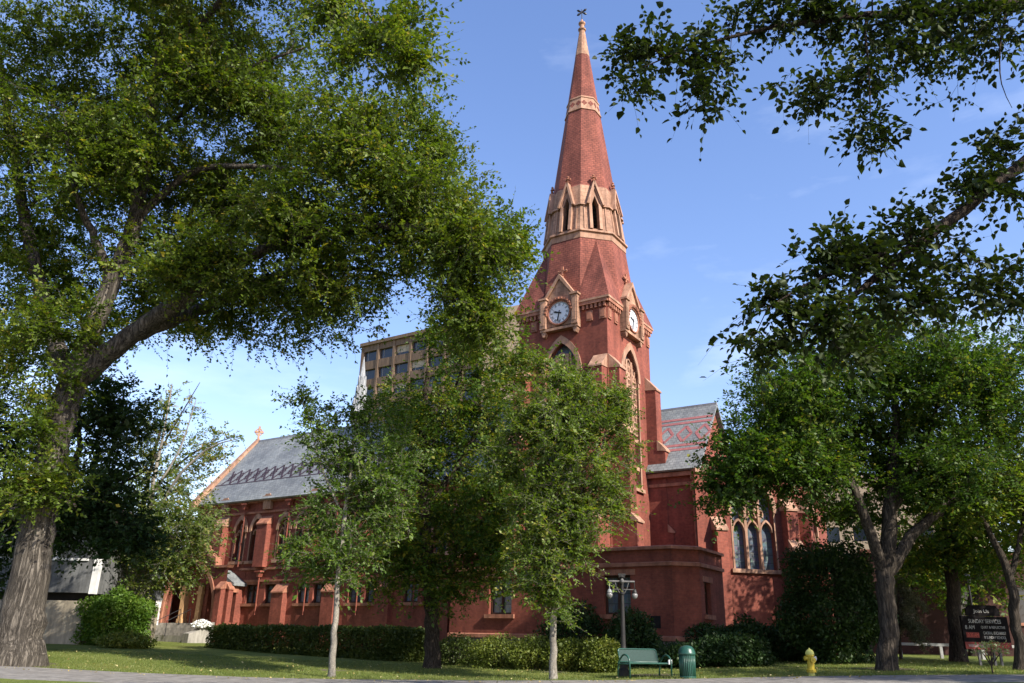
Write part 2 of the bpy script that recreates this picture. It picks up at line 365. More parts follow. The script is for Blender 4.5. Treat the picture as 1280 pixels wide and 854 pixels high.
# ------------------------------------------------------------------ ground, road, pavement
def sheet(name, xs, ys, zf, mat):
    mb = MB(); nx = len(xs)
    for y in ys:
        for x in xs: mb.v.append((x, y, zf(x, y)))
    for j in range(len(ys) - 1):
        for i in range(nx - 1):
            k = j * nx + i; mb.f.append((k, k + 1, k + nx + 1, k + nx))
    o = mb.build(name, mat, smooth=True, recalc=False); tag(o, kind='structure'); return o
XS = sorted(set([-400, -250, -150, -100, -70, -50] + list(range(-40, 41, 1)) + [50, 70, 100, 150, 250, 400]))
XF = sorted(set([-60, -50] + [x * .5 for x in range(-80, 81)] + [50, 60]))
sheet('lawn', XS, [11.18, 13, 15, 17, 19, 20.5, 21.5, 22.5, 24, 25.5, 27] + list(range(28, 63, 2)) + [80, 110, 160, 250, 400, 700], g, M['lawn'])
sheet('ground', [-400, 0, 400], [-200, 0, 11.0], lambda x, y: -.02, M['asphalt'])
sheet('road', [-400, -20, 20, 400], [1.5, 6, 11.0], lambda x, y: 0.0, M['asphalt'])
kb = MB(); kb.box(-400, 400, 11.0, 11.18, -.1, .135); tag(kb.build('kerb', M['concrete'], bevel=.02), kind='structure')
sw = MB()
k = 0
for x0 in np.arange(-45, 45, 1.6):            # concrete bays with open joints
    a, b_ = x0 + .012, x0 + 1.588
    xs_ = [a, b_]; ys_ = [16.5, 22.9, 26.85 + .03 * math.sin(x0 * 1.7)]
    for j in range(2):
        y0, y1 = ys_[j] + (.008 if j else 0), ys_[j + 1] - (.008 if not j else 0)
        top = [(a, y0, g(a, y0) + .028), (b_, y0, g(b_, y0) + .028), (b_, y1, g(b_, y1) + .028), (a, y1, g(a, y1) + .028)]
        bot = [(p[0], p[1], p[2] - .1) for p in top]
        sw.add(bot + top, [(4, 5, 6, 7), (0, 1, 5, 4), (1, 2, 6, 5), (2, 3, 7, 6), (3, 0, 4, 7)])
tag(sw.build('sidewalk', M['paving']), kind='structure')
# ------------------------------------------------------------------ church
ROT = rad(-33.0046)
KX, KY = 5.1807, 40.6
S = 5.913
church = empty('church', (KX, KY, 0), ROT)
tag(church, 'red brick church with a tall clock tower spire and slate roofs', 'church')
def world(x, y, z=0): return np.array([KX + x * math.cos(ROT) - y * math.sin(ROT), KY + x * math.sin(ROT) + y * math.cos(ROT), z])
X, Y_, Z_ = Vector((1, 0, 0)), Vector((0, 1, 0)), Vector((0, 0, 1))
def cb(mb, name, mat, parent=None, **kw): return mb.build(name, M[mat], parent or church, **kw)

def arch(sc_, half, z0, zs, n=9, k=1.0):
    R_ = 2 * half * k; h = math.sqrt(R_ * R_ - (R_ - half) ** 2); cx = sc_ + half - R_
    a1 = math.asin(h / R_); pts = [(sc_ - half, z0), (sc_ + half, z0)]
    right = [(cx + R_ * math.cos(a1 * i / n), zs + R_ * math.sin(a1 * i / n)) for i in range(n + 1)]
    left = [(2 * sc_ - s, z) for s, z in right[::-1]][1:]
    return pts + right + left
def apexh(half, k=1.0):
    R_ = 2 * half * k; return math.sqrt(R_ * R_ - (R_ - half) ** 2)

def gothic(fr, sc_, half, z0, zs, lights=2, k=1.0, hood=.2, depth=.35, parent=None, stone='stone', rings=True, transom=None, sill=True, mull=.07, lattice=False, zsub=None):
    """a traceried window; returns the hole outline for the wall"""
    hole = arch(sc_, half, z0, zs, k=k)
    mb = MB()
    o_ = arch(sc_, half + hood, z0, zs, k=k * (half) / (half + hood) + (hood / (half + hood)) * .5 + .0)
    o_ = arch(sc_, half + hood, z0, zs, k=k)
    mb.band(fr, o_[2:], hole[2:], -.1, .07)
    for sg in (-1, 1):                                         # jambs
        mb.fbox(fr, *sorted((sc_ + sg * half, sc_ + sg * (half + hood * .45))), z0, zs - .002, -.1, .03)
    if sill: mb.prism(fr, [(sc_ - half - hood, z0 - .2), (sc_ + half + hood, z0 - .2), (sc_ + half + hood, z0), (sc_ - half - hood, z0)], -.25, .14)
    wl = 2 * half / lights
    ah = apexh(half, k)
    for i in range(1, lights):
        s = sc_ - half + wl * i
        mb.fbox(fr, s - mull, s + mull, z0, zs + ah * (.62 if lights > 2 else .45), -depth + .08, -.06)
    d0, d1 = -depth + .10, -.08
    zl = zsub if zsub else zs - wl * .35
    for i in range(lights):
        c = sc_ - half + wl * (i + .5); hh = wl / 2 - .02
        a = arch(c, hh, z0, zl, 6)[2:]; b_ = arch(c, hh - .07, z0, zl, 6)[2:]
        mb.band(fr, a, b_, d0, d1)
    if rings:
        def ring(s, z, r):
            p = [(s + r * math.cos(q), z + r * math.sin(q)) for q in np.linspace(0, 2 * math.pi, 13)[:-1]]
            q_ = [(s + (r - .07) * math.cos(q), z + (r - .07) * math.sin(q)) for q in np.linspace(0, 2 * math.pi, 13)[:-1]]
            mb.band(fr, p, q_, d0, d1, closed=True)
        if lights == 2: ring(sc_, zl + wl * .866 + .34 * wl, wl * .36)
        if lights == 3:
            ring(sc_ - wl * .5, zl + wl * .866 + .3 * wl, wl * .36); ring(sc_ + wl * .5, zl + wl * .866 + .3 * wl, wl * .36)
            ring(sc_, zl + wl * 1.75, wl * .4)
    if transom:
        for zt in transom: mb.fbox(fr, sc_ - half, sc_ + half, zt - .1, zt + .1, d0, d1 + .02)
    if lattice:                                                # pierced terracotta panels
        zt = transom[0]; step = .34
        zz = zt + .3
        while zz < zs + ah * .55:
            hw = half if zz < zs else half * max(.15, 1 - (zz - zs) / ah * .95)
            mb.fbox(fr, sc_ - hw + .02, sc_ + hw - .02, zz, zz + .1, d0, d1 - .02)
            for s in np.arange(-hw + .17, hw, .25): mb.fbox(fr, sc_ + s - .035, sc_ + s + .035, zz + .1, zz + step, d0, d1 - .03)
            zz += step
    win = cb(mb, 'window', stone, parent)
    g_ = MB(); g_.prism(fr, hole, -depth - .02, -depth + .02); cb(g_, 'pane', 'glass', win)
    return hole

def rectwin(fr, s0, s1, z0, z1, parent=None, lights=2, depth=.3, lintel=True, stone='stone_red', frame='wood'):
    hole = [(s0, z0), (s1, z0), (s1, z1), (s0, z1)]
    f = MB()
    f.band(fr, hole, [(s0 + .09, z0 + .09), (s1 - .09, z0 + .09), (s1 - .09, z1 - .09), (s0 + .09, z1 - .09)], -depth, -depth + .12, closed=True)
    for i in range(1, lights):
        c = s0 + (s1 - s0) * i / lights; f.fbox(fr, c - .05, c + .05, z0 + .07, z1 - .07, -depth, -depth + .11)
    f.fbox(fr, s0 + .07, s1 - .07, z0 + (z1 - z0) * .66, z0 + (z1 - z0) * .66 + .07, -depth, -depth + .1)
    win = cb(f, 'window', frame, parent)
    mb = MB(); mb.fbox(fr, s0 - .18, s1 + .18, z0 - .18, z0, -.2, .12); cb(mb, 'sill', stone, win)
    if lintel: mb = MB(); mb.fbox(fr, s0 - .25, s1 + .25, z1, z1 + .24, -.1, .04); cb(mb, 'lintel', stone, win)
    g_ = MB(); g_.fbox(fr, s0, s1, z0, z1, -depth - .02, -depth + .02); cb(g_, 'pane', 'glass', win)
    return hole

def buttress(fr, s0, s1, stages, name='buttress', capmat='stone', wallmat='brick', zb=.3):
    """stages: [(z_top, projection)] from low to high; a sloping stone offset tops each"""
    mb = MB(); caps = []; z = zb
    for i, (zt, pr) in enumerate(stages):
        nx = stages[i + 1][1] if i + 1 < len(stages) else 0.0
        rise = (pr - nx) * 1.25
        mb.fbox(fr, s0, s1, z, zt, -.05, pr)
        def cp(s_a, s_b, off):
            poly = [(nx - .02, zt), (pr + off, zt - .06), (pr + off, zt + .03), (nx - .02, zt + rise + .05)]
            vs = [fr(s_a, q, d) for d, q in poly] + [fr(s_b, q, d) for d, q in poly]
            c_ = MB(); caps.append(c_); c_.add(vs, [(0, 1, 2, 3), (7, 6, 5, 4), (0, 4, 5, 1), (1, 5, 6, 2), (2, 6, 7, 3), (3, 7, 4, 0)])
        cp(s0 - .04, s1 + .04, .07)
        z = zt
    o = cb(mb, name, wallmat)
    for c_ in caps: cb(c_, 'cap', capmat, o)
    return o

# --- tower shaft
T0, T1 = -S + .13, -.13            # x range; y range .13 .. S-.13
ty0, ty1 = .13, S - .13
cz = -S / 2
ff = Fr((0, ty0, 0), (1, 0, 0), (0, -1, 0))         # front, s = local x
fs = Fr((T1, 0, 0), (0, 1, 0), (1, 0, 0))           # right side, s = local y
h1 = gothic(ff, cz, 1.0, 9.6, 15.65, 3, parent=church, transom=[12.25, 10.7], hood=.26, lattice=True)
h2 = gothic(fs, S / 2, 1.0, 9.6, 15.65, 3, parent=church, transom=[12.25, 10.7], hood=.26, lattice=True)
mb = MB()
mb.wall(ff, [(T0, .3), (T1, .3), (T1, 19.3), (T0, 19.3)], [h1])
mb.wall(fs, [(ty0, .3), (ty1, .3), (ty1, 19.3), (ty0, 19.3)], [h2])
mb.add([(T0, ty0, .3), (T0, ty1, .3), (T0, ty1, 19.3), (T0, ty0, 19.3)], [(0, 1, 2, 3)])
mb.add([(T0, ty1, .3), (T1, ty1, .3), (T1, ty1, 19.3), (T0, ty1, 19.3)], [(0, 1, 2, 3)])
cb(mb, 'tower_wall', 'brick', recalc=False)
# --- tower buttresses at the visible corners
for fr_, a, b_ in ((ff, -.95, -.2), (ff, -S + .2, -S + .95), (fs, .2, .95), (fs, S - .95, S - .2)):
    buttress(fr_, a, b_, [(7.4, 1.35), (11.9, 1.05), (15.5, .62)])
# --- cornice: corbel blocks, dentils, stone panels
mb = MB()
for fr_, lo in ((ff, T0), (fs, ty0)):
    hi = lo + S - .26
    mb.fbox(fr_, lo - .12, hi + .12, 19.3, 19.5, -.1, .2)
    n = 22
    for i in range(n):
        s = lo + .1 + (hi - lo - .2) * i / (n - 1)
        if abs(s - (lo + hi) / 2) < 1.2: continue
        mb.fbox(fr_, s - .06, s + .06, 19.05, 19.3, -.02, .15)
    for s in (lo + .25, lo + 1.05, hi - 1.05, hi - .25):
        mb.fbox(fr_, s - .2, s + .2, 18.35, 18.95, -.02, .07)
        mb.fbox(fr_, s - .14, s + .14, 18.45, 18.85, .0, .10)
cb(mb, 'cornice', 'stone_red')
mb = MB()
for fr_, lo in ((ff, T0), (fs, ty0)):
    hi = lo + S - .26
    mb.fbox(fr_, lo - .22, hi + .22, 19.5, 19.62, -.1, .24)
for fr_, lo, dd in ((Fr((0, ty1, 0), (1, 0, 0), (0, 1, 0)), T0, 0), (Fr((T0, 0, 0), (0, 1, 0), (-1, 0, 0)), ty0, 0)):
    mb.fbox(fr_, lo - .0, lo + S - .26, 19.3, 19.62, -.1, .22)
cb(mb, 'eaves', 'stone')
# --- spire: octagon with broaches
ax = (-S / 2, S / 2)
def RR(z): return .1 + .136 * (41.8 - z)
def octv(z, r): return [(ax[0] + r * math.cos(rad(22.5 + 45 * i)), ax[1] + r * math.sin(rad(22.5 + 45 * i)), z) for i in range(8)]
def octband(mb, levels):
    k0 = len(mb.v)
    for z, r in levels: mb.v += octv(z, r)
    for j in range(len(levels) - 1):
        for i in range(8): mb.f.append((k0 + j * 8 + i, k0 + j * 8 + (i + 1) % 8, k0 + (j + 1) * 8 + (i + 1) % 8, k0 + (j + 1) * 8 + i))
    mb.f.append(tuple(k0 + i for i in range(7, -1, -1))); mb.f.append(tuple(k0 + (len(levels) - 1) * 8 + i for i in range(8)))
mb = MB(); octband(mb, [(19.6, RR(19.6)), (24.0, RR(24.0))]); cb(mb, 'spire_base', 'spire')
mb = MB()
hw = S / 2 + .1
for sx in (-1, 1):
    for sy in (-1, 1):
        c = (ax[0] + sx * hw, ax[1] + sy * hw, 19.63)
        zt = 23.95; rt = RR(zt) * math.cos(rad(22.5)) / math.sqrt(2)
        top = (ax[0] + sx * rt, ax[1] + sy * rt, zt)
        r0 = RR(19.63); e1 = (ax[0] + sx * r0 * math.cos(rad(22.5)), ax[1] + sy * r0 * math.sin(rad(22.5)), 19.63)
        e2 = (ax[0] + sx * r0 * math.sin(rad(22.5)), ax[1] + sy * r0 * math.cos(rad(22.5)), 19.63)
        a1 = (ax[0] + sx * hw, ax[1] + sy * r0 * math.sin(rad(22.5)) * .9, 19.63); a2 = (ax[0] + sx * r0 * math.sin(rad(22.5)) * .9, ax[1] + sy * hw, 19.63)
        mb.add([c, a1, a2, top, e1, e2], [(0, 1, 3), (0, 3, 2), (1, 4, 3), (2, 3, 5), (0, 2, 5, 4, 1)])
cb(mb, 'broach', 'spire')
mb = MB(); octband(mb, [(24.0, RR(24.0) + .03), (24.38, RR(24.38) + .08), (24.42, RR(24.42) + .2), (24.54, RR(24.54) + .2), (24.58, RR(24.58) + .1)]); cb(mb, 'belfry_string', 'stone')
# belfry walls with a pierced opening on every face
bel = MB(); gab = MB(); lou = MB(); fin = MB()
zb0, zb1 = 24.55, 27.8
for i in range(8):
    q = rad(45 * i)
    nv = Vector((math.cos(q), math.sin(q), 0)); tv = Vector((-math.sin(q), math.cos(q), 0))
    r0, r1 = (RR(zb0) + .1) * math.cos(rad(22.5)), (RR(zb1) + .1) * math.cos(rad(22.5))
    w0, w1 = (RR(zb0) + .1) * math.sin(rad(22.5)), (RR(zb1) + .1) * math.sin(rad(22.5))
    fr_ = Fr((ax[0], ax[1], 0), tv, nv)
    def bp(s, z, d=0.0): return fr_(s, z, r0 + (r1 - r0) * (z - zb0) / (zb1 - zb0) + d)
    # face with slot
    hole = [(-.21, 24.66), (.21, 24.66), (.21, 26.4), (0, 26.95), (-.21, 26.4)]
    outl = [(-w0, zb0), (w0, zb0), (w1, zb1), (-w1, zb1)]
    polys = [[Vector((s, z, 0)) for s, z in p] for p in (outl, hole)]
    flat = [p for p_ in polys for p in p_]
    bel.add([bp(p.x, p.y) for p in flat], tessellate_polygon(polys))
    n5 = len(hole)
    bel.add([bp(s, z) for s, z in hole] + [bp(s, z, -.4) for s, z in hole], [(k_, (k_ + 1) % n5, n5 + (k_ + 1) % n5, n5 + k_) for k_ in range(n5)])
    lou.add([bp(s, z, -.38) for s, z in hole], [tuple(range(n5))])
    for zz in np.arange(24.9, 26.5, .28):
        lou.add([bp(-.2, zz, -.36), bp(.2, zz, -.36), bp(.2, zz - .12, -.2), bp(-.2, zz - .12, -.2)], [(0, 1, 2, 3)])
    # jamb shafts, gable coping, trefoil bar, finial
    def strip(a, b_, w_, d0, d1):
        (sa, za), (sb, zb_) = a, b_
        t_ = Vector((sb - sa, zb_ - za)).normalized(); nn = Vector((-t_.y, t_.x)) * w_
        poly = [(sa - nn.x, za - nn.y), (sb - nn.x, zb_ - nn.y), (sb + nn.x, zb_ + nn.y), (sa + nn.x, za + nn.y)]
        vs = [bp(s, z, d0) for s, z in poly] + [bp(s, z, d1) for s, z in poly]
        gab.add(vs, [(3, 2, 1, 0), (4, 5, 6, 7), (0, 1, 5, 4), (1, 2, 6, 5), (2, 3, 7, 6), (3, 0, 4, 7)])
    for sg in (-1, 1):
        strip((sg * .30, 24.6), (sg * .30, 26.4), .09, -.05, .16)
        strip((sg * .68, 24.6), (sg * .66, 26.35), .04, -.03, .05)
        strip((sg * .50, 26.3), (sg * .0, 28.02), .06, -.35, .3)
        strip((sg * .42, 26.35), (sg * .0, 27.78), .07, -.3, .2)
        strip((sg * .52, 26.32), (sg * (w1 + .12), 26.32), .055, -.05, .13)
    gab.add([bp(-.42, 26.38, .12), bp(-.2, 26.38, .12), bp(0, 27.0, .12), bp(.2, 26.38, .12), bp(.42, 26.38, .12), bp(0, 27.9, .12)], [(0, 1, 2, 5), (2, 3, 4, 5)])
    p = bp(0, 27.95, .12)
    fin = MB(); fin.lathe([(.05, 0), (.05, .14), (.11, .18), (.05, .23), (.05, .3), (.14, .37), (.06, .43), (.05, .48), (.09, .54), (.02, .62)], 7, p)
    for dx in (-1, 1):
        pp = p + tv * .13 * dx; fin.box(*sorted((pp.x - .05, pp.x + .05)), *sorted((pp.y - .05, pp.y + .05)), pp.z + .30, pp.z + .42)
    cb(fin, 'finial', 'stone_red')
cb(bel, 'belfry_wall', 'ashlar', recalc=False); cb(gab, 'belfry_gable', 'stone'); cb(lou, 'louvre', 'dark', recalc=False)
mb = MB(); octband(mb, [(zb1 - .02, RR(zb1) + .1), (27.95, RR(27.95) + .02), (34.0, RR(34.0))]); cb(mb, 'spire', 'spire')
mb = MB(); octband(mb, [(34.0, RR(34.0)), (34.01, RR(34.0) + .06), (34.12, RR(34.12) + .06), (34.14, RR(34.14) + .02), (34.97, RR(34.97) + .02), (34.99, RR(34.99) + .07), (35.1, RR(35.1) + .07), (35.12, RR(35.12))])
ob_ = cb(mb, 'spire_band', 'stone')
mb = MB()
for i in range(8):
    q = rad(45 * i); nv = Vector((math.cos(q), math.sin(q), 0)); tv = Vector((-math.sin(q), math.cos(q), 0)); fr_ = Fr((ax[0], ax[1], 0), tv, nv)
    for s0 in (-.2, .2):
        for du, dv in ((0, .11), (0, -.11), (.1, 0), (-.1, 0)):
            z_ = 34.55 + dv; r_ = (RR(z_) + .02) * math.cos(rad(22.5)) + .006
            mb.add([fr_(s0 * 1.1 + du * 1.05 + .082 * math.cos(a), z_ + .1 * math.sin(a), r_ - .1 * math.sin(a) * .126) for a in np.linspace(0, 2 * math.pi, 9)[:-1]], [tuple(range(8))])
cb(mb, 'quatrefoil', 'spire', ob_)
mb = MB(); octband(mb, [(35.12, RR(35.12)), (38.95, RR(38.95))]); cb(mb, 'spire', 'spire')
mb = MB(); octband(mb, [(38.95, RR(38.95) + .012), (41.2, RR(41.2) + .01)]); mb.lathe([(.15, 41.2), (.26, 41.25), (.28, 41.34), (.2, 41.42), (.15, 41.5), (.15, 41.7), (.24, 41.8), (.24, 41.9), (.12, 42.02), (.05, 42.2)], 12, (ax[0], ax[1], 0))
cb(mb, 'spire_tip', 'ashlar')
mb = MB()
mb.tube([(ax[0], ax[1], 42.1), (ax[0], ax[1], 43.1)], .03, 6)
for q in (35, 145, 215, 325):
    d = Vector((math.cos(rad(20)) * math.cos(rad(q)), math.sin(rad(20)) * math.cos(rad(q)), math.sin(rad(q)))); c = Vector((ax[0], ax[1], 42.85))
    mb.tube([c, c + d * .3, c + d * .42], [.03, .09, .02], 5)
cb(mb, 'weather_vane', 'black')
# --- clock gables on the four faces
def clock_gable(fr_, c):
    mb = MB()
    for sg in (-1, 1):
        s0, s1 = sorted((c + sg * .82, c + sg * 1.2))
        mb.fbox(fr_, s0, s1, 18.25, 20.0, -.9, .42)
        mb.fbox(fr_, s0 + .08, s1 - .08, 18.45, 19.85, .42, .45)
        mb.fbox(fr_, s0 - .07, s1 + .07, 20.0, 20.12, -.9, .5)
    mb.prism(fr_, [(c - .82, 18.35), (c + .82, 18.35), (c + .82, 20.05), (c, 21.2), (c - .82, 20.05)], -.9, .22)
    mb.fbox(fr_, c - 1.2, c + 1.2, 18.1, 18.25, -.2, .34)
    for s in (c - 1.0, c + 1.0):
        mb.prism(fr_, [(s - .13, 18.1), (s - .13, 17.98), (s - .05, 17.8), (s + .05, 17.8), (s + .13, 17.98), (s + .13, 18.1)], 0, .3)
    o = cb(mb, 'clock_gable', 'stone_red' if False else 'ashlar')
    rf = MB()
    for sg in (-1, 1):                       # stone coping and roof slope
        a = (c + sg * .98, 19.95); b_ = (c, 21.22)
        rf.prism(fr_, [a, (a[0] - sg * .0, a[1] + .22), (b_[0], b_[1] + .3), b_], -.55, .34)
    cb(rf, 'coping', 'stone', o)
    rr = MB(); rr.prism(fr_, [(c - 1.02, 19.9), (c + 1.02, 19.9), (c, 21.3)], -1.6, -.56); cb(rr, 'gable_roof', 'spire', o)
    ho = MB()                                # round hood with carved blocks above the dial
    ang = np.linspace(-.15, math.pi + .15, 15)
    ho.band(fr_, [(c + .93 * math.cos(a), 19.12 + .93 * math.sin(a)) for a in ang], [(c + .76 * math.cos(a), 19.12 + .76 * math.sin(a)) for a in ang], .2, .42)
    for a in ang[1:-1]:
        s, z = c + .84 * math.cos(a), 19.12 + .84 * math.sin(a); ho.fbox(fr_, s - .05, s + .05, z - .05, z + .05, .42, .47)
    cb(ho, 'hood', 'stone_red', o)
    p = fr_(c, 21.4, -.1); cr_ = MB()
    cr_.lathe([(.07, 0), (.07, .12), (.13, .17), (.06, .22), (.05, .72)], 7, p)
    cr_.fbox(fr_, c - .26, c + .26, 21.4 + .38, 21.4 + .5, -.15, -.05); cr_.fbox(fr_, c - .06, c + .06, 21.4 + .25, 21.4 + .72, -.15, -.05)
    for s in (-.26, .26): cr_.lathe([(.02, -.09), (.08, 0), (.02, .09)], 6, fr_(c + s, 21.84, -.1))
    cb(cr_, 'finial', 'stone_red', o)
    return o
def clock(fr_, c, zc=19.12):
    mb = MB(); ang = np.linspace(0, 2 * math.pi, 33)[:-1]
    mb.prism(fr_, [(c + .67 * math.cos(a), zc + .67 * math.sin(a)) for a in ang], .2, .27)
    o = cb(mb, 'clock', 'dial')
    rim = MB(); rim.band(fr_, [(c + .74 * math.cos(a), zc + .74 * math.sin(a)) for a in ang], [(c + .665 * math.cos(a), zc + .665 * math.sin(a)) for a in ang], .22, .33, closed=True); cb(rim, 'rim', 'stone_red', o)
    mk = MB()
    num = {0: 3, 1: 1, 2: 2, 3: 3, 4: 3, 5: 2, 6: 3, 7: 3, 8: 4, 9: 2, 10: 1, 11: 2}
    for hh in range(12):
        a = math.pi / 2 - hh * math.pi / 6; rv = (math.cos(a), math.sin(a)); tv = (-rv[1], rv[0]); n = num[hh]
        for j in range(n):
            off = (j - (n - 1) / 2) * .05; sl_ = .03 if (hh in (4, 5, 6, 10, 11, 0) and j == n - 1) else 0
            def q(r, o_): return (c + rv[0] * r + tv[0] * o_, zc + rv[1] * r + tv[1] * o_)
            mk.prism(fr_, [q(.42, off - .012 + sl_), q(.42, off + .012 + sl_), q(.57, off + .012 - sl_), q(.57, off - .012 - sl_)], .262, .276)
    mk.band(fr_, [(c + .62 * math.cos(a), zc + .62 * math.sin(a)) for a in ang], [(c + .60 * math.cos(a), zc + .60 * math.sin(a)) for a in ang], .262, .276, closed=True)
    cb(mk, 'numerals', 'black', o)
    for ang_, ln, wd, dd in ((90 - (9 * 30 + 16), .40, .055, .29), (90 - 32 * 6, .62, .035, .31)):
        a = rad(ang_); rv = (math.cos(a), math.sin(a)); tv = (-rv[1], rv[0]); hmb = MB()
        def q(r, o_): return (c + rv[0] * r + tv[0] * o_, zc + rv[1] * r + tv[1] * o_)
        hmb.prism(fr_, [q(-.14, -wd * .8), q(0, -wd * .7), q(ln * .7, -wd), q(ln, 0), q(ln * .7, wd), q(0, wd * .7), q(-.14, wd * .8)], dd, dd + .015)
        cb(hmb, 'clock_hand', 'black', o)
fb = Fr((0, ty1, 0), (-1, 0, 0), (0, 1, 0)); fl = Fr((T0, 0, 0), (0, -1, 0), (-1, 0, 0))
for fr_, c in ((ff, cz), (fs, S / 2)):
    clock_gable(fr_, c); clock(fr_, c)
clock_gable(fb, S / 2); clock(fb, S / 2); clock_gable(fl, -S / 2); clock(fl, -S / 2)

# --- low porch wrapping the tower foot, with a canted corner
PX0 = -7.5
porch_pts = [(PX0, -3.0), (4.2, -3.0), (5.1, -2.1), (5.1, .9), (2.5, .9)]
pf = Fr((0, -3, 0), (1, 0, 0), (0, -1, 0)); pc = Fr((4.2, -3, 0), (1, 1, 0), (1, -1, 0)); pr_ = Fr((5.1, 0, 0), (0, 1, 0), (1, 0, 0))
hA = rectwin(pf, .95, 2.25, 2.9, 4.55, lights=2); hB = rectwin(pr_, -1.6, -.85, 2.95, 4.3, lights=1)
hC = rectwin(pf, -5.2, -3.9, 2.9, 4.55, lights=2)
mb = MB()
mb.wall(pf, [(PX0, .3), (4.2, .3), (4.2, 5.66), (PX0, 5.66)], [hA, hC])
mb.wall(pc, [(0, .3), (1.273, .3), (1.273, 5.66), (0, 5.66)])
mb.wall(pr_, [(-2.1, .3), (.9, .3), (.9, 5.66), (-2.1, 5.66)], [hB])
mb.add([(x, y, 5.5) for x, y in porch_pts + [(2.5, .2), (-.1, .2), (-.1, .1), (PX0, .1)]], [tuple(range(9))])
mb.add([(5.1, .9, .3), (-.1, .9, .3), (-.1, .9, 5.66), (5.1, .9, 5.66)], [(0, 1, 2, 3)])
mb.add([(PX0, -3, .3), (PX0, .1, .3), (PX0, .1, 5.66), (PX0, -3, 5.66)], [(0, 1, 2, 3)])
cb(mb, 'porch_wall', 'brick', recalc=False)
def ringtrim(z0, z1, pr, mat, name):
    mb = MB()
    a = [(PX0, -3.0), (4.2, -3.0), (5.1, -2.1), (5.1, .9)]
    o_ = [(PX0, -3.0 - pr), (4.2 + pr * .414, -3.0 - pr), (5.1 + pr, -2.1 - pr * .414), (5.1 + pr, .9)]
    for i in range(3):
        mb.add([(*a[i], z0), (*a[i + 1], z0), (*o_[i + 1], z0), (*o_[i], z0), (*a[i], z1), (*a[i + 1], z1), (*o_[i + 1], z1 - .04), (*o_[i], z1 - .04)],
               [(0, 1, 2, 3), (7, 6, 5, 4), (3, 2, 6, 7), (0, 4, 5, 1)])
    mb.add([(*a[3], z0), (*o_[3], z0), (*o_[3], z1 - .04), (*a[3], z1)], [(0, 1, 2, 3)])
    cb(mb, name, mat)
ringtrim(4.9, 5.08, .10, 'stone_red', 'string_course'); ringtrim(5.6, 5.76, .14, 'stone_red', 'coping'); ringtrim(1.85, 2.05, .14, 'stone_red', 'plinth_trim'); ringtrim(.3, 1.85, .10, 'foundation', 'foundation')
mb = MB(); mb.fbox(pf, 3.15, 3.6, 2.35, 2.85, -.05, .015); cb(mb, 'vent', 'dark')

# --- nave behind and right of the tower
nb = 5.0; nx1 = 2.75; zr = 14.95; yr = 8.2
nf = Fr((0, nb, 0), (1, 0, 0), (0, -1, 0))
mb = MB()
mb.wall(nf, [(-8, .3), (nx1, .3), (nx1, 10.75), (-8, 10.75)])
ng = Fr((nx1, nb, 0), (0, 1, 0), (1, 0, 0))
mb.wall(ng, [(0, .3), (6.4, .3), (6.4, 10.75), (3.2, zr - .1), (0, 10.75)])
cb(mb, 'nave_wall', 'brick', recalc=False)
def roofslab(mb, x0, x1, y0, z0, y1, z1, th=.14):
    ln = math.hypot(y1 - y0, z1 - z0); ny, nz_ = -(z1 - z0) / ln * th, (y1 - y0) / ln * th
    if y1 < y0: ny, nz_ = (z1 - z0) / ln * th, (y0 - y1) / ln * th
    mb.add([(x0, y0, z0), (x1, y0, z0), (x1, y1, z1), (x0, y1, z1), (x0, y0 + ny, z0 + nz_), (x1, y0 + ny, z0 + nz_), (x1, y1 + ny, z1 + nz_), (x0, y1 + ny, z1 + nz_)],
           [(3, 2, 1, 0), (4, 5, 6, 7), (0, 1, 5, 4), (1, 2, 6, 5), (2, 3, 7, 6), (3, 0, 4, 7)])
mb = MB(); roofslab(mb, -9, nx1 + .25, nb - .3, 10.6, yr, zr); roofslab(mb, -9, nx1 + .25, yr + 3.4, 10.6, yr, zr)
nroof = cb(mb, 'nave_roof', 'slate')
mb = MB(); mb.box(-9, nx1 + .25, yr - .1, yr + .1, zr + .08, zr + .24); cb(mb, 'ridge_cap', 'lead', nroof)
mb = MB()
mb.fbox(nf, -8, nx1 + .2, 10.35, 10.58, -.05, .22); mb.fbox(nf, -8, nx1 - .1, 9.85, 10.02, -.05, .09); mb.fbox(nf, nx1 - .35, nx1 + .28, 10.1, 10.4, -.2, .3); mb.fbox(nf, nx1 - .3, nx1 + .2, 9.9, 10.1, -.2, .2)
cb(mb, 'eaves', 'stone_red')
mb = MB(); mb.tube([nf(2.5, 10.3, .16), nf(2.5, 6, .16)], .07, 8); mb.fbox(nf, 2.36, 2.64, 9.5, 9.9, .03, .28); cb(mb, 'downpipe', 'stone_red')
def slopept(x, f, y0, z0, y1, z1, up=.0):
    ln = math.hypot(y1 - y0, z1 - z0); ny, nz_ = -(z1 - z0) / ln * up, (y1 - y0) / ln * up
    return (x, y0 + (y1 - y0) * f + ny, z0 + (z1 - z0) * f + nz_)
def slopestrip(mb, pts, wd, geo):
    """thin tiles of another colour laid on a slope; pts in (x, f)"""
    ln = math.hypot(geo[2] - geo[0], geo[3] - geo[1])
    for (xa, fa), (xb, fb_) in zip(pts[:-1], pts[1:]):
        dx, df = xb - xa, (fb_ - fa) * ln; l = math.hypot(dx, df); nx_, nf_ = -df / l * wd / 2, dx / l * wd / 2 / ln
        quad = [(xa - nx_, fa - nf_), (xb - nx_, fb_ - nf_), (xb + nx_, fb_ + nf_), (xa + nx_, fa + nf_)]
        mb.add([slopept(x, f, *geo, up=.145) for x, f in quad] + [slopept(x, f, *geo, up=.157) for x, f in quad],
               [(4, 5, 6, 7), (0, 1, 5, 4), (1, 2, 6, 5), (2, 3, 7, 6), (3, 0, 4, 7)])
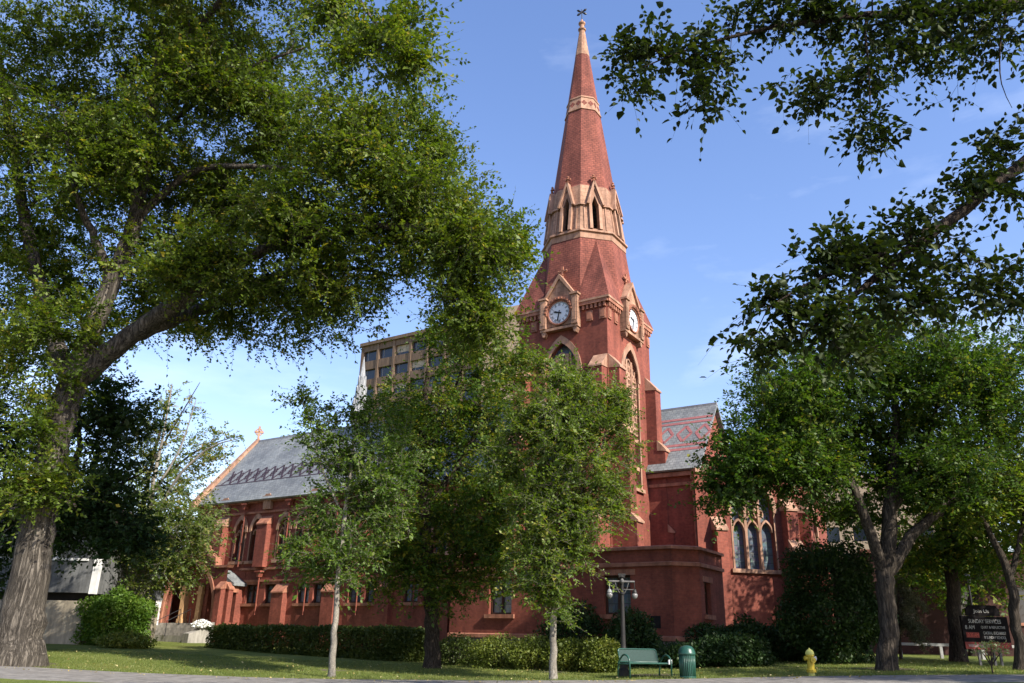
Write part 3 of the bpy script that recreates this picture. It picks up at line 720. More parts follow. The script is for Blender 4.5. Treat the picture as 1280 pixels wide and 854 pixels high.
geo = (nb - .3, 10.6, yr, zr); mb = MB()
for f in (.30, .37, .74, .81): slopestrip(mb, [(-6, f), (nx1 + .2, f)], .2, geo)
for x in np.arange(-5.2, 3, 1.12):
    slopestrip(mb, [(x - .42, .555), (x, .43), (x + .42, .555), (x, .68), (x - .42, .555)], .17, geo)
cb(mb, 'slate_pattern', 'slate_red', nroof)
# --- canted chapel with the big traceried window
cf = Fr((3.3, 5.0, 0), (1, 1, 0), (1, -1, 0)); ch_top = 10.4
hW = gothic(cf, 2.4, 1.2, 5.5, 8.45, 3, hood=.22, depth=.4, zsub=7.45)
mb = MB()
mb.wall(cf, [(-.8, .3), (5.0, .3), (5.0, ch_top), (-.8, ch_top)], [hW], .4)
e = cf(5.0, 0); cs = Fr((e.x, e.y, 0), (0, 1, 0), (1, 0, 0))
hS = gothic(cs, 3.2, 1.1, 5.5, 7.75, 3, hood=.22, depth=.4)
mb.wall(cs, [(0, .3), (7, .3), (7, ch_top), (0, ch_top)], [hS], .4)
s_ = cf(-.8, 0)
mb.add([(s_.x, s_.y, ch_top - .2), (e.x, e.y, ch_top - .2), (e.x, e.y + 7, ch_top - .2), (s_.x, e.y + 7, ch_top - .2)], [(0, 1, 2, 3)])
mb.add([(s_.x, e.y + 7, .3), (e.x, e.y + 7, .3), (e.x, e.y + 7, ch_top), (s_.x, e.y + 7, ch_top)], [(0, 1, 2, 3)])
cb(mb, 'chapel_wall', 'brick', recalc=False)
mb = MB(); mb.fbox(cf, -.8, 5.1, ch_top, ch_top + .2, -.3, .15); mb.fbox(cs, .12, 7.05, ch_top, ch_top + .2, -.3, .15); mb.fbox(cf, -.6, 5.0, 2.0, 2.18, -.05, .1); cb(mb, 'coping', 'stone')
buttress(cf, .0, .62, [(7.4, .55)]); buttress(cf, 4.05, 4.7, [(6.3, 1.15), (8.6, .6)]); buttress(cs, .3, 1.0, [(6.3, 1.15), (8.6, .6)])

# --- long hall on the left
hb = 1.5; hx0, hx1 = -34.4, -6.5; hz = 10.75; hyr = 5.95; hzr = 16.25
hf = Fr((0, hb, 0), (1, 0, 0), (0, -1, 0)); holes = []
bays = [-33.2]
for c in (-36 + 2.1, -30.05 + .6, -27.75, -25.05, -23.3, -20.6, -18.85, -16.15, -14.4, -11.7, -9.95):
    pass
for c in (-33.4, -29.4, -27.75, -25.05, -23.35, -20.65, -18.95, -16.25, -14.55, -11.85, -10.15):
    holes.append(gothic(hf, c, .52, 6.5, 8.45, 2, hood=.22, depth=.38, mull=.05))
for c in (-27.55, -25.66, -22.63, -21.2, -18.2, -16.8, -13.8, -12.4):
    holes.append(rectwin(hf, c - .55, c + .55, 3.72, 4.93, lights=2))
mb = MB()
mb.wall(hf, [(hx0, .3), (hx1, .3), (hx1, hz), (hx0, hz)], holes, .38)
hg = Fr((hx0, hb, 0), (0, 1, 0), (-1, 0, 0))
mb.wall(hg, [(0, .3), (2 * (hyr - hb), .3), (2 * (hyr - hb), hz), (hyr - hb, hzr - .1), (0, hz)])
mb.wall(Fr((hx1, hb, 0), (0, 1, 0), (1, 0, 0)), [(0, .3), (2 * (hyr - hb), .3), (2 * (hyr - hb), hz), (hyr - hb, hzr - .1), (0, hz)])
cb(mb, 'hall_wall', 'brick', recalc=False)
mb = MB(); geo = (hb - .35, hz - .25, hyr, hzr)
roofslab(mb, hx0 + .25, hx1 + .3, *geo); roofslab(mb, hx0 + .25, hx1 + .3, 2 * hyr - hb + .35, hz - .25, hyr, hzr)
hroof = cb(mb, 'hall_roof', 'slate')
mb = MB(); mb.box(hx0, hx1 + .3, hyr - .1, hyr + .1, hzr + .08, hzr + .26); cb(mb, 'ridge_cap', 'lead', hroof)
mb = MB()
for x in np.arange(hx0 + .9, hx1, .92):
    slopestrip(mb, [(x, .30), (x + .92, .50)], .16, geo); slopestrip(mb, [(x, .50), (x + .92, .30)], .16, geo)
    slopestrip(mb, [(x + .2, .40), (x + .46, .34), (x + .72, .40), (x + .46, .46), (x + .2, .40)], .10, geo)
slopestrip(mb, [(hx0 + .3, .285), (hx1, .285)], .10, geo)
cb(mb, 'slate_pattern', 'slate_dark', hroof)
mb = MB()                                   # raking coping and cross of the end gable
for y0, sg in ((hb - .35, 1), (2 * hyr - hb + .35, -1)):
    mb.add([(hx0 - .12, y0, hz - .2), (hx0 + .3, y0, hz - .2), (hx0 + .3, hyr, hzr + .1), (hx0 - .12, hyr, hzr + .1),
            (hx0 - .12, y0 - sg * .2, hz + .22), (hx0 + .3, y0 - sg * .2, hz + .22), (hx0 + .3, hyr, hzr + .42), (hx0 - .12, hyr, hzr + .42)],
           [(3, 2, 1, 0), (4, 5, 6, 7), (0, 1, 5, 4), (1, 2, 6, 5), (2, 3, 7, 6), (3, 0, 4, 7)])
mb.box(hx0 - .2, hx0 + .4, hb - .75, hb - .1, hz - .5, hz + .1)
cb(mb, 'gable_coping', 'stone')
mb = MB()
fx = Fr((hx0 + .1, hyr, 0), (.55, .83, 0), (.83, -.55, 0))
mb.fbox(fx, -.08, .08, hzr + .3, hzr + 1.45, -.09, .09); mb.fbox(fx, -.36, .36, hzr + .9, hzr + 1.06, -.09, .09)
q = np.linspace(0, 2 * math.pi, 17)[:-1]
mb.band(fx, [(.30 * math.cos(a), hzr + .98 + .30 * math.sin(a)) for a in q], [(.22 * math.cos(a), hzr + .98 + .22 * math.sin(a)) for a in q], -.06, .06, closed=True)
cb(mb, 'gable_cross', 'stone')
mb = MB()
mb.fbox(hf, hx0, hx1, 10.42, 10.6, -.05, .2); mb.fbox(hf, hx0, hx1, 9.68, 9.82, -.05, .10); mb.fbox(hf, -28.9, hx1, 5.88, 6.03, -.05, .12); mb.fbox(hf, -28.3, hx1, 5.1, 5.24, -.05, .10)
cb(mb, 'string_course', 'stone_red')
for i, x in enumerate((-31.2, -26.8, -22.3, -17.9, -13.5)):
    mb = MB(); mb.prism(hf, [(x - .36, 9.9), (x + .36, 9.9), (x + .36, 10.75), (x + .2, 10.95), (x - .2, 10.95), (x - .36, 10.75)], -.05, .26); mb.fbox(hf, x - .46, x + .46, 10.7, 10.82, .0, .3); mb.prism(hf, arch(x, .17, 10.0, 10.4, 5), .26, .29)
    cb(mb, 'parapet_block', 'stone')
    buttress(hf, x - .5, x + .5, [(5.9, .95), (8.95, .55)] if i == 0 else [(8.9, .42)], capmat='stone_red' if i else 'stone', zb=.3 if i == 0 else 6.04)
    if i: buttress(hf, x + 1.75, x + 2.8, [(4.4, .42)], capmat='stone_red')
for x in (-29.0, -24.55, -20.1, -15.7):
    mb = MB(); mb.tube([hf(x, 10.2, .18), hf(x, 6.1, .18)], .04, 8); mb.prism(hf, [(x - .18, 10.3), (x - .08, 10.0), (x + .08, 10.0), (x + .18, 10.3)], .02, .36); mb.fbox(hf, x - .26, x + .26, 10.3, 10.4, .02, .42)
    cb(mb, 'downpipe', 'brick')
    mb = MB(); xx = x + 2.3; mb.tube([hf(xx, 5.5, .18), hf(xx, 3.0, .18)], .038, 8); mb.prism(hf, [(xx - .22, 5.7), (xx - .08, 5.4), (xx + .08, 5.4), (xx + .22, 5.7)], .02, .36); mb.fbox(hf, xx - .3, xx + .3, 5.7, 5.8, .02, .42)
    cb(mb, 'downpipe', 'brick')
# --- hall entrance porch with arch, steps
ep = Fr((0, 0, 0), (1, 0, 0), (0, -1, 0)); ex0, ex1 = -35.6, -28.3; ec = -31.95
ea = arch(ec, 2.55, 2.42, 3.3, 10, k=.62)
wtop = [(ex0, .3), (ex1, .3), (ex1, 5.95), (-29.6, 5.95), (-29.7, 6.5), (-30.4, 6.75), (-31.2, 7.5), (-32.7, 7.5), (-33.5, 6.75), (-34.2, 6.5), (-34.3, 5.95), (ex0, 5.95)]
mb = MB(); mb.wall(ep, wtop, [ea], .5)
er = Fr((ex1, 0, 0), (0, 1, 0), (1, 0, 0))
mb.wall(er, [(0, .3), (hb, .3), (hb, 5.0), (0, 5.0)], [[(.45, 2.5), (.95, 2.5), (.95, 4.4), (.45, 4.4)]], .35)
mb.add([(ex0, 0, .3), (ex0, hb, .3), (ex0, hb, 5.95), (ex0, 0, 5.95)], [(0, 1, 2, 3)])
cb(mb, 'entrance_wall', 'brick', recalc=False)
mb = MB(); n = len(wtop)
mb.band(ep, [(s + (.14 if s > ec else -.14), z + .16) for s, z in wtop[2:]], wtop[2:], -.35, .16)
mb.band(ep, arch(ec, 2.8, 2.42, 3.3, 10, k=.62)[2:], ea[2:], -.3, .08)
mb.fbox(ep, ec - 2.8, ec - 2.55, 2.42, 3.298, -.3, .08); mb.fbox(ep, ec + 2.55, ec + 2.8, 2.42, 3.298, -.3, .08)
cb(mb, 'coping', 'stone_red')
mb = MB(); mb.fbox(er, .35, 1.05, 4.4, 5.0, -.1, .06); cb(mb, 'lintel', 'stone_red')
mb = MB(); mb.prism(ep, [(ex1 - 1.5, 5.0), (ex1 + .3, 4.82), (ex1 + .3, 4.98), (ex1 - 1.5, 5.9)], -hb + .01, -.36); cb(mb, 'porch_roof', 'slate')
mb = MB(); mb.add([(ex0, hb - .02, 5.9), (ex0, .5, 5.9), (ex1 - 1.7, .5, 5.9), (ex1 - 1.7, hb - .02, 5.9)], [(0, 1, 2, 3)]); mb.fbox(Fr((0, hb - .03, 0), (1, 0, 0), (0, -1, 0)), ex0, ex1, 2.4, 5.9, -.01, .0); cb(mb, 'porch_back_wall', 'brick')
for x in (-33.1, -31.35):
    mb = MB(); mb.fbox(ep, x - .2, x + .2, 2.42, 4.9, -.75, -.35); mb.fbox(ep, x - .26, x + .26, 2.42, 2.7, -.8, -.3); mb.fbox(ep, x - .27, x + .27, 4.3, 4.5, -.8, -.3); cb(mb, 'column', 'oak')
for x in (-32.25, -30.25):
    mb = MB(); mb.prism(ep, arch(x, .62, 2.42, 4.0, 6), -1.45, -1.36); d_ = cb(mb, 'door', 'wood')
    mb = MB(); mb.tube([ep(x + .4, 3.3, -1.33), ep(x + .4, 3.6, -1.33)], .025, 6); cb(mb, 'handle', 'black', d_)
buttress(ep, ex1 - .55, ex1 + .0, [(4.6, .35)], capmat='stone_red'); buttress(er, .05, .42, [(4.6, .3)], capmat='stone_red')
mb = MB()
for i in range(6): mb.fbox(ep, ec - 2.9, ec + 2.9, .3, 2.42 - .16 * i, -1.4 if i == 0 else .05 + .34 * (i - 1), .05 + .34 * i)
cb(mb, 'steps', 'concrete')
for x in (ec - 3.2, ec + 3.2):
    mb = MB(); mb.prism(Fr((x - .3, 0, 0), (0, -1, 0), (-1, 0, 0)), [(-.05, .3), (2.2, .3), (2.2, 1.75), (1.5, 1.95), (.3, 2.5), (-.05, 2.5)], -.6, .0); cb(mb, 'step_wall', 'concrete')
for x in (-32.5, -31.4):
    mb = MB(); mb.tube([ep(x, 2.3, .1), ep(x, 3.3, .1), ep(x, 2.5, 1.8), ep(x, 1.55, 1.8)], .025, 6); cb(mb, 'handrail', 'black')

# ------------------------------------------------------------------ other buildings
def facade_building():
    """tan office block far behind, on the same street grid"""
    o3 = np.array(P(453, 431, 150.)); base = Vector((o3[0], o3[1], 0)); top = o3[2]
    e = empty('office_block', base, ROT); tag(e, 'tan concrete office block with rows of dark windows behind the church', 'building')
    fr_ = Fr((0, 0, 0), (1, 0, 0), (0, -1, 0)); wx = 34.5; holes = []; bayw = 4.05; st = 3.75
    for r in range(8):
        for k_ in range(7):
            s0 = .62 + k_ * bayw; z1 = top - 1.75 - r * st
            hole = [(s0, z1 - 2.05), (s0 + 3.35, z1 - 2.05), (s0 + 3.35, z1), (s0, z1)]; holes.append(hole)
    mb = MB(); mb.wall(fr_, [(0, 0), (wx - 5, 0), (wx - 5, top), (0, top)], holes, .5)
    mb.add([(0, 0, 0), (0, 18, 0), (0, 18, top), (0, 0, top)], [(0, 1, 2, 3)]); mb.add([(0, 0, top - .3), (wx, 0, top - .3), (wx, 18, top - .3), (0, 18, top - .3)], [(0, 1, 2, 3)])
    mb.add([(wx, 18, 0), (0, 18, 0), (0, 18, top), (wx, 18, top)], [(0, 1, 2, 3)])
    mb.build('wall', M['tan'], e, recalc=False)
    mb = MB(); mb.fbox(fr_, wx - 4.999, wx + 4.5, 0, top + .6, -18, .6); mb.build('plain_wall', M['peach'], e)
    mb = MB()
    for k_ in range(8): mb.fbox(fr_, .02 + k_ * bayw, .02 + k_ * bayw + .5, 0, top - .6, -.1, .14)
    mb.build('pier', M['tan'], e)
    mb = MB(); mb.fbox(fr_, -.2, wx - 5, top - .55, top + .1, -.2, .42); mb.fbox(Fr((0, 0, 0), (0, 1, 0), (-1, 0, 0)), 0, 18, top - .55, top + .1, -.2, .2); mb.build('roof_edge', M['tan'], e)
    for h in holes:
        mb = MB(); mb.prism(fr_, h, -.5, -.45); f = mb.build('window', M['pane'], e)
        rn = random.Random(int(h[0][0] * 31 + h[0][1] * 57)).random()
        if rn < .45: mb = MB(); zb_ = h[2][1] - (h[2][1] - h[0][1]) * (.25 + rn); mb.fbox(fr_, h[0][0] + .03, h[1][0] - .03, zb_, h[2][1], -.449, -.43); mb.build('blind', M['beige'], f)
        mb = MB(); s0, s1 = h[0][0], h[1][0]; c = s0 + .9
        mb.fbox(fr_, c - .04, c + .04, h[0][1], h[2][1], -.45, -.38); mb.fbox(fr_, s0, s1, h[0][1], h[0][1] + .08, -.449, -.38); mb.build('frame', M['lead'], f)
facade_building()
def pale_block():
    o3 = P(1008, 600, 95.); e = empty('pale_building', (o3[0], o3[1], 0), ROT)
    tag(e, 'pale rendered building glimpsed through the crown beside the chapel', 'building')
    fr_ = Fr((0, 0, 0), (1, 0, 0), (0, -1, 0)); holes = []
    for r in range(4):
        for k_ in range(5): s0 = 1.2 + k_ * 3.2; z0 = 3 + r * 3.4; holes.append([(s0, z0), (s0 + 1.8, z0), (s0 + 1.8, z0 + 1.7), (s0, z0 + 1.7)])
    top = o3[2]
    mb = MB(); mb.wall(fr_, [(0, 0), (17, 0), (17, top), (0, top)], [h for h in holes if h[2][1] < top - .6], .3); mb.add([(0, 0, 0), (0, 12, 0), (0, 12, top), (0, 0, top)], [(0, 1, 2, 3)]); mb.add([(17, 0, 0), (17, 12, 0), (17, 12, top), (17, 0, top)], [(0, 1, 2, 3)])
    mb.add([(0, 0, top), (17, 0, top), (17, 12, top), (0, 12, top)], [(0, 1, 2, 3)])
    mb.build('wall', M['peach'], e, recalc=False)
    for h in holes:
        if h[2][1] < top - .6: mb = MB(); mb.prism(fr_, h, -.3, -.26); mb.build('window', M['pane'], e)
pale_block()
def steeple():
    Yd = 105.; b0 = P(448.5, 522, Yd); tp = P(453, 446, Yd); sc_ = Yd / F * 1.0
    e = empty('white_steeple', (b0[0], b0[1], 0)); tag(e, 'small white metal steeple with louvred base beside the tan office block', 'steeple')
    zt = tp[2]; zb = b0[2]; H = zt - zb; mb = MB()
    r = 1.02
    mb.lathe([(r * 1.0, zb - 12), (r, zb + .05 * H)], 8, rot=rad(22.5)); mb.lathe([(r * 1.15, zb + .05 * H), (r * 1.2, zb + .07 * H), (r * 1.0, zb + .12 * H)], 8, rot=rad(22.5))
    b = mb.build('belfry', M['metalwhite'], e)
    lv = MB()
    for i in range(8):
        q = rad(45 * i); fr_ = Fr((0, 0, 0), (-math.sin(q), math.cos(q), 0), (math.cos(q), math.sin(q), 0))
        for z in np.arange(zb - 3, zb - .2, .28): lv.fbox(fr_, -.26, .26, z, z + .12, r * .92, r * .95)
    lv.build('louvre', M['slate_dark'], b)
    sp = MB(); sp.lathe([(r * .98, zb + .12 * H), (.03, zt)], 8, rot=rad(22.5)); sp_ = sp.build('spire', M['metalwhite'], e)
    rb = MB()
    for i in range(8):
        q = rad(22.5 + 45 * i); d = Vector((math.cos(q), math.sin(q), 0))
        rb.tube([d * r * 1.0 + Z_ * (zb + .12 * H), Z_ * zt], [.07, .03], 4)
        q = rad(45 * i); fr_ = Fr((0, 0, 0), (-math.sin(q), math.cos(q), 0), (math.cos(q), math.sin(q), 0))
        for z0 in (.12, .33, .5):
            rr = r * (1 - (z0 - .12) / .88) * .93
            rb.prism(fr_, [(-rr * .3, zb + z0 * H), (rr * .3, zb + z0 * H), (0, zb + (z0 + .17) * H)], rr * .7, rr * 1.04)
        d = Vector((math.cos(q), math.sin(q), 0)) * r * 1.05
        rb.tube([d + Z_ * (zb - .1 * H), d + Z_ * (zb + .26 * H)], [.1, .02], 5)
    rb.build('pinnacle', M['metalwhite'], sp_)
steeple()
def house():
    Yd = 44.; a = P(-150, 795, Yd); b_ = P(103, 795, Yd)
    e = empty('house', (b_[0], b_[1], 0), rad(-4)); tag(e, 'low white bungalow with a brown shingle roof behind the huge elm', 'house')
    fr_ = Fr((0, 0, 0), (1, 0, 0), (0, -1, 0)); W = -16.; zf = P(103, 751, Yd)[2]; zg = P(103, 741, Yd)[2]; zw = P(103, 698, Yd)[2]; ze = P(103, 655, Yd)[2]
    mb = MB(); mb.box(W, -.15, .12, 8, .3, zf); mb.build('foundation', M['beige'], e)
    mb = MB(); mb.box(W, -.3, .5, 7.8, zf, zg); mb.build('shadow_gap', M['dark'], e)  # solid near-black block; shade under the wall is put into its colour
    holes = [[(-5.9, zw), (-.55, zw), (-.55, ze - .25), (-5.9, ze - .25)], [(-14, zw), (-8, zw), (-8, ze - .25), (-14, ze - .25)]]
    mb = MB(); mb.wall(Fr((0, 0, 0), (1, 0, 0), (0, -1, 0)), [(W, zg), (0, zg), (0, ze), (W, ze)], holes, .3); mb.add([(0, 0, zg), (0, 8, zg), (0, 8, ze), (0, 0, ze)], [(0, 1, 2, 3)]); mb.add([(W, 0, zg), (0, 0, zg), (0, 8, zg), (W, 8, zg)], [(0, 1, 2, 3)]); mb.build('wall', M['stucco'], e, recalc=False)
    mb = MB(); mb.box(-.12, .2, -.04, .25, zg - .05, zw + .15); mb.build('sunlit_wall_edge', M['white'], e)  # sunlit return of the wall, its brightness put into a white strip
    for h in holes:
        mb = MB()
        for s in np.linspace(h[0][0], h[1][0], 4): mb.fbox(fr_, s - .05, s + .05, h[0][1], h[2][1], -.25, -.1)
        mb.fbox(fr_, h[0][0] - .1, h[1][0] + .1, h[0][1] - .12, h[0][1], -.1, .08); f = mb.build('window', M['white'], e)
        mb = MB(); mb.prism(fr_, h, -.3, -.26); mb.build('pane', M['pane'], f)
    mb = MB(); x0, x1, y0, y1, zr_ = W - .8, .9, -.9, 8.9, ze + 2.3
    mb.add([(x0, y0, ze - .1), (x1, y0, ze - .1), (x1, y1, ze - .1), (x0, y1, ze - .1), (x0 + 4, 4, zr_), (x1 - 4, 4, zr_)], [(0, 1, 5, 4), (1, 2, 5), (2, 3, 4, 5), (3, 0, 4), (3, 2, 1, 0)]); mb.build('roof', M['shingle'], e)
    # rear wing with its own eaves, seen right of the front block
    c = P(172, 745, 54.); loc_ = e.matrix_basis.inverted() @ Vector((c[0], c[1], 0)); zz = P(172, 690, 54.)[2]
    mb = MB(); mb.box(loc_.x - 8, loc_.x - 1.0, loc_.y, loc_.y + 7, .3, zz); mb.build('wing_wall', M['white'], e)
    mb = MB(); x0, x1, y0, y1 = loc_.x - 9, loc_.x + .7, loc_.y - .9, loc_.y + 8
    mb.add([(x0, y0, zz), (x1, y0, zz), (x1, y1, zz), (x0, y1, zz), (x0, y0, zz + .22), (x1, y0, zz + .22), (x1, y1, zz + .22), (x0, y1, zz + .22), (x0 + 3, loc_.y + 3.5, zz + 2.3), (x1 - 4, loc_.y + 3.5, zz + 2.3)],
           [(0, 1, 5, 4), (1, 2, 6, 5), (3, 2, 1, 0), (4, 5, 9, 8), (5, 6, 9), (6, 7, 8, 9), (7, 4, 8)]); mb.build('wing_roof', M['shingle'], e)
    gx = loc_.x - 3.6
    mb = MB(); fg = Fr((0, loc_.y - .3, 0), (1, 0, 0), (0, -1, 0)); mb.prism(fg, [(gx - 2, zz + .2), (gx + 2, zz + .2), (gx, zz + 2.6)], -3, 0); mb.build('dormer', M['white'], e)
house()
def annex():
    o3 = P(1090, 800, 50.); e = empty('brick_annex', (o3[0], o3[1], 0), ROT + rad(30)); tag(e, 'dark red brick building in shade behind the white rail', 'building')
    fr_ = Fr((0, 0, 0), (1, 0, 0), (0, -1, 0)); holes = []
    for k_ in range(5): holes.append([(1.2 + k_ * 3.6, 3.4), (2.8 + k_ * 3.6, 3.4), (2.8 + k_ * 3.6, 5.4), (1.2 + k_ * 3.6, 5.4)])
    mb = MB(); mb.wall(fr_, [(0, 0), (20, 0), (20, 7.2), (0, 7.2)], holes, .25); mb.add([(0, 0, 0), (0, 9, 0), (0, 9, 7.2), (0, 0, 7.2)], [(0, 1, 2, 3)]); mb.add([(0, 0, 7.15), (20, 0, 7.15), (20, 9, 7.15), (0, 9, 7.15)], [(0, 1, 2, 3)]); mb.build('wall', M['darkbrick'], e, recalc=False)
    mb = MB(); mb.fbox(fr_, -.1, 20, 7.2, 7.4, -.3, .15); mb.build('coping', M['stone_red'], e)
    for h in holes:
        mb = MB(); mb.prism(fr_, h, -.25, -.2); f = mb.build('window', M['pane'], e)
        mb = MB(); mb.fbox(fr_, h[0][0] - .12, h[1][0] + .12, h[0][1] - .16, h[0][1], -.1, .1); mb.build('sill', M['stone_red'], f)
annex()

# ------------------------------------------------------------------ plants
def leaf_mesh(name, pos, size, mat, parent, rng, up=.6, aspect=.6, droop=.25, shade=None, big=False, spread=.8, frames=None):
    """many small folded leaves as one mesh"""
    n = len(pos)
    if frames is None:
        nr = rng.normal(size=(n, 3)) * spread; nr[:, 2] += up
        a = rng.normal(size=(n, 3)); a[:, 2] -= droop
    else: nr, a = frames
    nr /= np.linalg.norm(nr, axis=1)[:, None] + 1e-9
    a -= nr * (a * nr).sum(1)[:, None]; a /= np.linalg.norm(a, axis=1)[:, None] + 1e-9
    s = np.cross(nr, a); l = size * np.exp(rng.normal(size=n) * .25); wd = l * aspect * np.exp(rng.normal(size=n) * .12)
    l = l[:, None]; wd = wd[:, None]
    if big:
        fold = nr * l * .12
        vs = np.stack([pos, pos + a * l * .3 + s * wd * .5 + fold, pos + a * l * .68 + s * wd * .36 + fold * .7, pos + a * l - nr * l * .12, pos + a * l * .68 - s * wd * .36 + fold * .7, pos + a * l * .3 - s * wd * .5 + fold], 1)
        nv, fpl = 6, np.array([[0, 1, 2, 3], [0, 3, 4, 5]])
    else:
        fold = nr * l * .10
        vs = np.stack([pos, pos + a * l * .45 + s * wd * .5 + fold, pos + a * l, pos + a * l * .45 - s * wd * .5 + fold], 1)
        nv, fpl = 4, np.array([[0, 1, 2, 3]])
    nf = n * len(fpl)
    idx = (np.arange(n)[:, None, None] * nv + fpl[None]).reshape(-1).astype(np.int32)
    me = bpy.data.meshes.new(name); me.vertices.add(n * nv); me.vertices.foreach_set('co', vs.reshape(-1).astype(np.float32))
    me.loops.add(nf * 4); me.loops.foreach_set('vertex_index', idx)
    me.polygons.add(nf); me.polygons.foreach_set('loop_start', np.arange(0, nf * 4, 4, dtype=np.int32)); me.polygons.foreach_set('loop_total', np.full(nf, 4, np.int32))
    me.update(calc_edges=True)
    r = rng.random(n) if shade is None else np.clip(shade, 0, 1)
    at = me.attributes.new('rnd', 'FLOAT', 'FACE'); at.data.foreach_set('value', np.repeat(r, len(fpl)).astype(np.float32))
    me.materials.append(mat)
    o = bpy.data.objects.new(name, me); COL.objects.link(o); o.parent = parent
    return o

def catmull(pts, step):
    p = np.array(pts, float); out = []
    q = np.vstack([2 * p[0] - p[1], p, 2 * p[-1] - p[-2]])
    for i in range(1, len(q) - 2):
        n = max(1, int(math.ceil(np.linalg.norm((q[i + 1] - q[i])[:3]) / step)))
        for k in range(n):
            t = k / n
            out.append(.5 * (2 * q[i] + (q[i + 1] - q[i - 1]) * t + (2 * q[i - 1] - 5 * q[i] + 4 * q[i + 1] - q[i + 2]) * t * t + (3 * q[i] - q[i - 1] - 3 * q[i + 1] + q[i + 2]) * t ** 3))
    out.append(p[-1]); return np.array(out)

